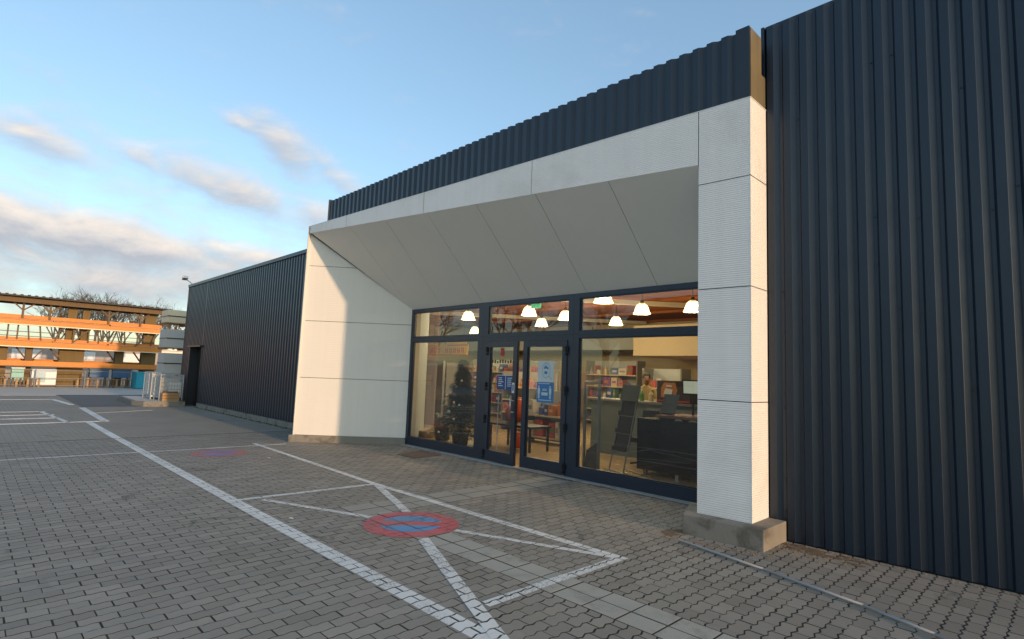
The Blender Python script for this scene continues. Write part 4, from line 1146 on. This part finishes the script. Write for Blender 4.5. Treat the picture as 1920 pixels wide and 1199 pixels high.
def person(x, y, rot, label):
    root = thing('person', label, 'person', (x, y, .012), rot)
    def skin(name, verts, edges, radii, rootv, m, sub=2):
        me = bpy.data.meshes.new(name); me.from_pydata(verts, edges, [])
        o = bpy.data.objects.new(name, me); COL.objects.link(o); o.parent = root
        sm = o.modifiers.new('skin', 'SKIN'); sm.use_smooth_shade = True
        ss_ = o.modifiers.new('sub', 'SUBSURF'); ss_.levels = sub; ss_.render_levels = sub
        for i, r in enumerate(radii):
            me.skin_vertices[0].data[i].radius = r if isinstance(r, tuple) else (r, r)
            me.skin_vertices[0].data[i].use_root = (i == rootv)
        me.materials.append(m); return o
    # skin body: pelvis-up trunk, neck, arms with hands resting on the counter
    V = [(0, 0, .92), (0, 0, 1.12), (0, 0, 1.34), (0, -.01, 1.44), (0, -.03, 1.50),
         (-.18, 0, 1.38), (-.23, -.06, 1.12), (-.16, -.28, 1.14), (-.12, -.36, 1.15),
         (.18, 0, 1.38), (.23, -.06, 1.12), (.16, -.28, 1.14), (.12, -.36, 1.15),
         (-.09, 0, .86), (-.10, -.02, .48), (-.10, .02, .08), (-.10, -.12, .03), (.09, 0, .86), (.10, -.02, .48), (.10, .02, .08), (.10, -.12, .03)]
    E_ = [(0, 1), (1, 2), (2, 3), (3, 4), (2, 5), (5, 6), (6, 7), (7, 8), (2, 9), (9, 10), (10, 11), (11, 12), (0, 13), (13, 14), (14, 15), (15, 16), (0, 17), (17, 18), (18, 19), (19, 20)]
    rad = [(.15, .11), (.13, .10), (.15, .10), .06, .05, .055, .043, .034, .03, .055, .043, .034, .03, .085, .058, .042, .035, .085, .058, .042, .035]
    bname = skin('body', V, E_, rad, 0, SHIRT)
    add('head', MB().lathe((0, -.05, 1.50), [(0, -.02), (.05, -.01), (.072, .05), (.078, .11), (.07, .17), (.04, .215), (0, .225)], 14).ball((0, -.132, 1.585), .016, 6, 5).ball((-.08, -.05, 1.585), .018, 6, 5).ball((.08, -.05, 1.585), .018, 6, 5), SKIN, root, smooth=True, local=True)
    add('hair', MB().lathe((0, -.032, 1.50), [(.075, .09), (.088, .13), (.083, .19), (.05, .24), (0, .25)], 14), HAIR, root, smooth=True, local=True)
    add('face_details', MB().ball((-.03, -.122, 1.61), .009, 6, 4).ball((.03, -.122, 1.61), .009, 6, 4).box(-.022, .022, -.128, -.118, 1.545, 1.552), HAIR, root, local=True)
    for sgn in (-1, 1):
        hb = MB(); hb.obox((sgn*.11, -.40, 1.16), (.035, 0, 0), (0, .045, 0), (0, 0, .014))
        for q in range(4): hb.tube((sgn*.11-.026+q*.0175, -.44, 1.163), (sgn*.11-.030+q*.02, -.505+abs(q-1.5)*.012, 1.15), .009, .007, 6)
        hb.tube((sgn*.11-sgn*.03, -.385, 1.16), (sgn*.11-sgn*.065, -.43, 1.155), .010, .008, 6)
        add('hand', hb, SKIN, root, smooth=True, local=True)
    return root


person(-6.85, 10.95, R(35), 'shop assistant with short dark hair in a mustard top behind the grey green counter')

# ------------------------------------------------------------------ far yard
isl = thing('kerb_island', 'low concrete kerb island with brown edge at the annex corner', 'kerb', (-24.8, 5.2, 0))
q = [(-23.25, 4.7), (-23.05, 5.1), (-23.0, 5.95), (-27.0, 6.15), (-27.0, 4.6), (-24.0, 4.48)]
add('kerb_stone', MB().slab([(a, b, .17) for a, b in q], (0, 0, 1), .2), CONC, isl)
add('kerb_top', MB().slab([(a*.985-.38, 5.25+(b-5.25)*.85, .175) for a, b in q], (0, 0, 1), .004), CONCYARD, isl)


def wire_cage(x0, x1, y0, y1, z0, h, label, fill):
    c = thing('wire_cage', label, 'cage', ((x0+x1)/2, (y0+y1)/2, z0), group='wire cages on the kerb island')
    for xx in (x0, x1):
        for yy in (y0, y1): add('post', MB().tube((xx, yy, z0), (xx, yy, z0+h), .018, n=6), GREYM, c)
    add('cage_floor', MB().box(x0, x1, y0, y1, z0+.1, z0+.14), GALV, c)
    w = MB()
    for yy in (y0, y1):
        for k in range(1, 9): w.tube((x0+(x1-x0)*k/9, yy, z0+.1), (x0+(x1-x0)*k/9, yy, z0+h), .007, n=4, cap=False)
        for k in range(7): w.tube((x0, yy, z0+.14+(h-.14)*k/6), (x1, yy, z0+.14+(h-.14)*k/6), .008, n=4, cap=False)
    for xx in (x0, x1):
        for k in range(1, 8): w.tube((xx, y0+(y1-y0)*k/8, z0+.1), (xx, y0+(y1-y0)*k/8, z0+h), .007, n=4, cap=False)
        for k in range(7): w.tube((xx, y0, z0+.14+(h-.14)*k/6), (xx, y1, z0+.14+(h-.14)*k/6), .008, n=4, cap=False)
    add('wire_mesh', w, GREYM, c, kind='stuff')
    return c


wire_cage(-25.9, -24.7, 5.2, 5.85, .175, 1.0, 'wire cage of white sheets at the left of the kerb island', 0)
wire_cage(-24.5, -23.75, 5.28, 6.02, .175, .95, 'wire cage of grey sheets next to the annex wall', 0)
for k, (x0, x1, y0, y1, z1, m_) in enumerate(((-25.85, -25.45, 5.24, 5.82, 1.12, WHITEPL), (-25.4, -25.1, 5.27, 5.8, 1.12, BLOCK), (-25.05, -24.8, 5.27, 5.8, .98, WHITEPL), (-24.45, -24.1, 5.34, 5.98, 1.0, BLOCK), (-24.05, -23.8, 5.6, 5.98, .85, WHITEPL))):
    t_ = thing('packed_sheets', ['stack of white sheets, outermost in the left cage', 'stack of grey sheets in the middle of the left cage', 'stack of white sheets on the inner side of the left cage', 'stack of grey sheets in the right cage', 'white pack in the right cage by the wall'][k], 'stack', ((x0+x1)/2, (y0+y1)/2, .32))
    n_ = 4
    for q in range(n_): add('sheet_pack', MB().box(x0, x1, y0, y1, .325+(z1-.325)*q/n_+.01, .325+(z1-.325)*(q+1)/n_), m_, t_)
t_ = thing('wooden_crate', 'rusty brown wooden crate in front of the right cage', 'crate', (-23.45, 5.55, .175))
for k in range(3): add('board', MB().box(-23.62, -23.30, 5.28, 5.82, .18+k*.1, .27+k*.1), WOOD, t_)
add('scrap', MB().box(-23.58, -23.34, 5.32, 5.78, .475, .52), RUST, t_)

# stacked block packs beyond the corner
PK = [(0.0, .9, BLOCK), (.95, 2.0, BLOCK), (2.15, 3.1, BLOCK), (3.3, 4.0, WRAP)]
labs = ['lowest strapped pack of dark grey blocks in the tall stack at the annex corner', 'second strapped pack of grey blocks in the tall stack at the annex corner', 'third strapped pack of grey blocks in the tall stack at the annex corner', 'top pack in cream wrap on the tall stack at the annex corner']
for k, (z0, z1, m_) in enumerate(PK):
    t_ = thing('block_pack', labs[k], 'block pack', (-30, 7.4, z0), group='block packs stacked at the annex corner')
    zz0 = z0+.12
    for i in range(3):
        for j in range(2): add('block', MB().box(-30.6+i*.42, -30.2+i*.42, 6.58+j*.88, 7.44+j*.88, zz0, (zz0+z1)/2-.008), m_, t_); add('block', MB().box(-30.6+i*.42, -30.2+i*.42, 6.58+j*.88, 7.44+j*.88, (zz0+z1)/2+.008, z1), m_, t_)
    add('pallet', MB().box(-30.65, -29.3, 6.5, 8.4, z0+.08, z0+.118).box(-30.6, -29.4, 6.55, 6.65, z0, z0+.08).box(-30.6, -29.4, 7.35, 7.5, z0, z0+.08).box(-30.6, -29.4, 8.2, 8.35, z0, z0+.08), WOOD, t_)
    add('strap', MB().box(-30.62, -29.33, 6.568, 6.579, (zz0+z1)/2-.02, (zz0+z1)/2+.02).box(-29.339, -29.33, 6.58, 8.32, (zz0+z1)/2-.02, (zz0+z1)/2+.02), BLACK, t_)

rack = thing('timber_rack', 'roofed brown storage rack with three tiers of orange beams across the yard', 'storage rack', (-41, 5, 0))
XR = -40.0
Y0, Y1 = -14.0, 8.75
add('roof_beam', MB().box(XR-.1, XR+.1, Y0, Y1, 4.50, 4.78), BROWN, rack)
add('roof_sheet', MB().box(XR-1.9, XR+.5, Y0, Y1+.3, 4.79, 4.86), DARKROOF, rack)
rb = MB()
for k in range(int((Y1-Y0)/.3)): rb.box(XR-1.8, XR+.53, Y0+k*.3, Y0+k*.3+.12, 4.861, 4.90)
add('roof_rib', rb, DARKROOF, rack)
add('back_beam', MB().box(XR-1.7, XR-1.5, Y0, Y1, 4.5, 4.75), BROWN, rack)
TIERS = [(3.33, 3.55, 3.66, 3.86), (2.15, 2.42, 2.48, 2.64), (1.10, 1.37, None, None)]
for (a, b, c, d_) in TIERS:
    add('front_beam', MB().box(XR-.12, XR+.14, Y0, Y1, a, b), ORANGE, rack)
    add('beam_lip', MB().box(XR-.13, XR+.17, Y0, Y1, a-.05, a-.002), WRAP if a > 2 else BROWN, rack)
    add('back_beam', MB().box(XR-2.6, XR-2.35, Y0, Y1, a+.1, b+.1), ORANGE, rack)
    if c: add('rear_beam', MB().box(XR-.62, XR-.40, Y0, Y1, c, d_), ORANGE, rack)
    add('deck', MB().box(XR-2.34, XR-.14, Y0, Y1, b-.1, b-.04), BROWN, rack)
for yy, w, m_ in ((-6, .3, BROWN), (-2.2, .5, OLIVE), (1.5, .42, OLIVE), (2.6, .30, BROWN), (3.92+.55, 1.15, OLIVE), (6.75, .42, OLIVE), (8.25, .75, OLIVE)):
    z1 = 4.49 if yy in (-6, -2.2) else 2.1
    add('column', MB().box(XR-1.15, XR-.65, yy-w/2, yy+w/2, 0, z1), m_, rack)
    add('bracket', MB().bar((XR-.9, yy-w/2-.02, 1.55), (XR-.9, yy-w/2-.4, 2.1), .1, .07), BROWN, rack)
for yy, w in ((4.3, .42), (4.95, .34), (8.2, .62)): add('column', MB().box(XR-1.1, XR-.7, yy-w/2, yy+w/2, 2.101, 4.499), OLIVE, rack)
for yy in (2.15, 3.3, 6.0, 7.6, -1):
    add('strut', MB().bar((XR-.3, yy-.03, 3.5), (XR-.3, yy-.03, 4.49), .1, .1), BROWN, rack)
    add('brace', MB().bar((XR-.3, yy-.03, 4.1), (XR-.3, yy-.45, 4.5), .05, .07), BROWN, rack)
    add('brace', MB().bar((XR-.3, yy-.03, 4.1), (XR-.3, yy+.45, 4.5), .05, .07), BROWN, rack)
for k, yy in enumerate((1.6, 2.0, 2.5, 3.0, 3.6, 4.4, 5.1, 5.6, 6.2, 6.9, 7.5, 8.2)):
    add('strut', MB().bar((XR-.3, yy, 2.5), (XR-.3, yy+random.choice((0, 0, .25, -.1)), 3.33), .06, .07), BROWN, rack)
for yy in (4.9, 7.9): add('brace', MB().bar((XR+.1, yy-.6, 2.4), (XR+.1, yy+.1, 3.2), .06, .06), BROWN, rack)
add('brace', MB().bar((XR-.5, 2.75, 1.45), (XR-.5, 3.15, 2.0), .06, .06), BROWN, rack)
add('brace', MB().bar((XR-.5, 3.7, 2.0), (XR-.5, 3.95, 1.5), .06, .06), BROWN, rack)
rl = MB()
for zz in (2.75, 3.0): rl.tube((XR-2.0, Y0, zz), (XR-2.0, Y1, zz), .02, n=5)
add('guard_rail', rl, GREYPL, rack)
rn = random.Random(4)
for t_, z in ((0, 3.56), (1, 2.43)):
    yy = .9
    k = 0
    while k < 3:
        L = 2.55
        s_ = MB(); h = rn.uniform(.05, .12)
        o = thing('board_stack', ['pinkish boards laid flat on the top orange tier', 'pinkish boards laid flat on the middle orange tier'][t_], 'timber stack', (XR, yy+L/2, z), group='board stacks on the orange rack')
        for q in range(3): add('board', MB().box(XR-.38+q*.16, XR-.24+q*.16, yy+.05, yy+L-.05, z+.002, z+h), PINKWOOD, o)
        o['label'] += [', left stack', ', middle stack', ', right stack'][k]
        yy += L; k += 1

wh = thing('pale_warehouse', 'long low pinkish warehouse behind the orange rack', 'building', (-52, 0, 0))
add('wall', MB().box(-62, -52, -60, 30, 0, 2.5), PALEWALL, wh)
add('lower_wall', MB().box(-51.99, -51.9, -60, 30, 0, 2.3), PINKWALL, wh)
add('eaves', MB().box(-62.2, -51.7, -60, 30, 2.501, 2.58), WHITEPL, wh)
for k in range(8):
    yw = -10+k*3.1
    f_ = add('window', MB().box(-51.899, -51.87, yw, yw+1.6, 1.45, 2.1), PALEWALL, wh); add('pane', MB().box(-51.87, -51.86, yw+.08, yw+.76, 1.52, 2.03).box(-51.87, -51.86, yw+.84, yw+1.52, 1.52, 2.03), WHITEPL, f_)

fc = thing('yard_fence', 'thin grey railing along the far yard edge', 'fence', (-38.6, 0, 0))
for k in range(12): add('post', MB().box(-38.63, -38.57, -14+k*2.1, -13.95+k*2.1, 0, .95), FENCEM, fc)
for zz in (.9, .48, .1): add('rail', MB().box(-38.62, -38.58, -14, 9.1, zz, zz+.03), FENCEM, fc)
for k in range(3):
    o = thing('picket_bundle', ['bundle of brown pickets behind the railing, left part', 'bundle of brown pickets behind the railing, middle part', 'bundle of brown pickets behind the railing, right part'][k], 'timber stack', (-39, -.5+k*2.6, 0), group='picket bundles behind the railing')
    for q in range(13):
        yy = [1.2, 4.65, 7.0-.25][k]+q*.15
        add('picket', MB().box(-39.2, -39.12, yy, yy+.09, 0, .48+random.uniform(-.06, .06)), BROWN if q % 3 else WOOD, o)
tq = thing('turquoise_container', 'bright turquoise container box beside the wire cages', 'container', (-38.1, 7.55, 0))
add('tank_body', MB().box(-38.9, -37.6, 7.15, 8.1, .03, .9), TEAL, tq); add('lid', MB().box(-38.95, -37.55, 7.1, 8.15, .901, .96), TEAL, tq); add('rib', MB().box(-37.599, -37.57, 7.6, 7.64, .05, .9).box(-37.599, -37.57, 7.16, 7.2, .05, .9), TEAL, tq)
wb = thing('white_machine', 'white box shaped machine behind the railing', 'machine', (-39.4, 3.2, 0))
add('machine_body', MB().box(-40, -39.2, 2.72, 3.75, .12, .95), WHITEPL, wb); add('panel', MB().box(-39.199, -39.17, 2.8, 3.3, .25, .8), mat('pale_blue', (.4, .52, .56), .5), wb); add('base', MB().box(-40, -39.15, 2.68, 3.8, .0, .119), BLACK, wb)
for k, y in enumerate((5.75, 6.85)):
    b_ = thing('blue_crate', ['dark blue crate behind the railing, left of the thin column', 'dark blue crate behind the railing, right of the thin column'][k], 'crate', (-40, y, .5), group='blue crates behind the railing')
    add('crate_body', MB().box(-40.4, -39.9, y-.45, y+.45, .55, 1.0), BLUEC, b_); add('crate_rim', MB().box(-40.45, -39.85, y-.5, y+.5, 1.001, 1.07), BLUEC, b_); add('stand_leg', MB().box(-40.3, -40.2, y-.4, y-.3, 0, .549).box(-40.3, -40.2, y+.3, y+.4, 0, .549), BROWN, b_)
gb = thing('mint_box', 'small mint green box behind the railing near the dark car', 'box', (-40.2, 2.0, 0))
add('box_body', MB().box(-40.6, -40.0, 1.95, 2.45, .25, .95), mat('mint_paint', (.25, .5, .45), .5), gb); add('lid', MB().box(-40.63, -39.97, 1.92, 2.48, .951, 1.0), WHITEPL, gb); add('feet', MB().box(-40.5, -40.1, 2.0, 2.4, 0, .249), BLACK, gb)
car = thing('parked_car', 'dark blue parked car at the far left edge behind the railing', 'car', (-41.5, .2, 0))
prof = [(-2.0, .3), (2.0, .3), (2.05, .6), (1.95, .78), (1.15, .9), (.55, 1.32), (-1.2, 1.38), (-1.85, .98), (-2.05, .85)]
cb_ = MB(); n = len(prof)
cb_.add([(-42.3, .2+a, b) for a, b in prof]+[(-40.7, .2+a, b) for a, b in prof], [tuple(range(n))[::-1], tuple(range(n, 2*n))]+[(i, (i+1) % n, n+(i+1) % n, n+i) for i in range(n)])
add('body', cb_, CARP, car)
add('side_window', MB().add([(-40.69, .2+a, b) for a, b in ((-1.5, .98), (.95, .94), (.5, 1.26), (-1.1, 1.31))], [(0, 1, 2, 3)]), BLACK, car)
for yy in (-1.1, 1.5):
    w_ = add('wheel', MB().tube((-40.9, yy, .31), (-40.66, yy, .31), .31, n=16), TYRE, car); add('rim', MB().tube((-40.68, yy, .31), (-40.65, yy, .31), .19, n=12), STEEL, w_)


# bare winter trees
def bare_tree_mesh(seed, h, spread, tr):
    rn = random.Random(seed); tk, cw = MB(), MB()
    tk.tube((0, 0, 0), (0, 0, h*.45), tr, tr*.6, 7)
    def br(p, d, L, r, lev):
        q = p+d*L
        (cw if lev else tk).tube(p, q, r, r*.6, 5 if lev < 2 else 3, cap=False)
        if lev >= 4: return
        for k in range(3 if lev < 3 else 4):
            nd = (d+Vector((rn.gauss(0, spread), rn.gauss(0, spread), rn.uniform(-.05, .35)))).normalized()
            br(p+d*L*rn.uniform(.55, 1), nd, L*rn.uniform(.55, .8), r*.55, lev+1)
    for k in range(4):
        a = k*1.57+rn.random()
        br(Vector((0, 0, h*rn.uniform(.3, .45))), Vector((math.cos(a)*spread, math.sin(a)*spread, 1)).normalized(), h*.23, tr*.55, 0)
    br(Vector((0, 0, h*.45)), Vector((0, 0, 1)), h*.2, tr*.6, 0)
    return tk, cw


protos = []
for s_ in range(3):
    root = thing('bare_tree', 'x', 'tree', (0, 0, 0)); tk, cw = bare_tree_mesh(s_+3, 8.0, .55, .13)
    add('trunk', tk, BARK, root, local=True); add('crown', cw, BARK, root, local=True); protos.append(root)
spots = [(-82, 7.2, .93), (-80, 8.6, 1.0), (-84, 9.7, 1.03), (-81, 10.9, 1.18), (-83, 11.9, 1.1), (-85, 12.8, 1.0), (-81, 15.3, 1.06), (-84, 16.6, 1.02), (-82, 18.6, 1.02), (-85, 20, 1.05), (-80, 21.5, 1.03), (-86, 8.0, 1.1), (-87, 10.3, 1.2), (-88, 14.6, 1.1), (-87, 17.6, 1.12)]
used = [False]*3
for k, (x, y, s_) in enumerate(spots):
    pr = protos[k % 3]
    o = copy_tree(pr) if used[k % 3] else pr
    used[k % 3] = True
    o.location = (x, y, 0); o.rotation_euler = (0, 0, random.random()*6.28); o.scale = (s_*1.2, s_*1.2, s_*1.2)
    o['label'] = ['leafless treetop over the rack roof, leftmost of its row', 'leafless treetop over the rack roof, second in its row', 'leafless treetop over the rack roof, third in its row', 'tallest leafless treetop over the rack roof', 'leafless treetop just right of the tallest one', 'leafless treetop at the right end of the first clump', 'leafless treetop at the left of the second clump', 'leafless treetop in the middle of the second clump', 'leafless treetop at the right of the second clump', 'leafless treetop left of the floodlight', 'leafless treetop beside the floodlight', 'rear leafless treetop behind the left half of the first clump', 'rear leafless treetop behind the tallest one', 'rear leafless treetop in the gap between the two clumps', 'rear leafless treetop behind the right half of the second clump'][k]
    o['group'] = 'bare trees beyond the rack'
# across the street, seen only as reflections in the shop windows
for k, (x, y, s_) in enumerate(((-30, -17, 1.15), (-36, -20, 1.25), (-25, -20, 1.1), (-43, -18, 1.2), (-21, -15, .8))):
    o = copy_tree(protos[k % 3]); o.location = (x, y, 0); o.rotation_euler = (0, 0, k*1.3); o.scale = (s_*1.2, s_*1.2, s_)
    o['label'] = 'bare street tree mirrored in the shop glass, across the yard from the doors'; o['group'] = 'bare trees across the street'
hs = thing('gabled_house', 'house with red tiled gable roof across the street, mirrored in the shop glass', 'house', (-16, -24, 0))
add('wall', MB().box(-25, -10, -30, -22, 0, 4.8), PINKWALL, hs)
rf = MB(); rf.add([(-25.5, -21.4, 4.6), (-9.5, -21.4, 4.6), (-9.5, -26, 8.3), (-25.5, -26, 8.3), (-25.5, -30.6, 4.6), (-9.5, -30.6, 4.6)], [(0, 1, 2, 3), (3, 2, 5, 4), (0, 3, 4), (1, 5, 2)])
add('roof', rf, ROOFTILE, hs)
for k in range(4): add('window', MB().box(-23.5+k*3.4, -22.2+k*3.4, -22.0, -21.95, 1.2, 2.8), BLACK, hs)

# goods that would share a label are told apart by their order on the shelf
byl = {}
for o in bpy.data.objects:
    if o.parent is None and o.get('group') == 'goods on the shop shelves': byl.setdefault(o['label'], []).append(o)
for lab, L in byl.items():
    if len(L) > 1:
        L.sort(key=lambda o: sum(v.co.x for v in o.data.vertices)/len(o.data.vertices))
        for i, o in enumerate(L): o['label'] = lab+', '+(['left one', 'right one'] if len(L) == 2 else ['leftmost', 'second', 'third', 'fourth', 'fifth'])[min(i, 4)]

# moss and weeds at the annex plinth and sill corner
mb = MB()
for k in range(900):
    if k < 700: x, y = random.uniform(-22.5, -12.3), 6.19-abs(random.gauss(0, .05))
    else: x, y = random.gauss(-3.35, .10), 6.86+random.gauss(0, .03)
    h = random.uniform(.008, .035); a = random.random()*6.28; w_ = random.uniform(.006, .014)
    mb.add([(x-w_*math.cos(a), y-w_*math.sin(a), 0), (x+w_*math.cos(a), y+w_*math.sin(a), 0), (x+random.gauss(0, .012), y+random.gauss(0, .012), h)], [(0, 1, 2)])
add('weeds', mb, mat('moss_green', (.055, .065, .025), .9, var=.3, vscale=8), label='dull green moss along the annex plinth and sill corner', kind='stuff')
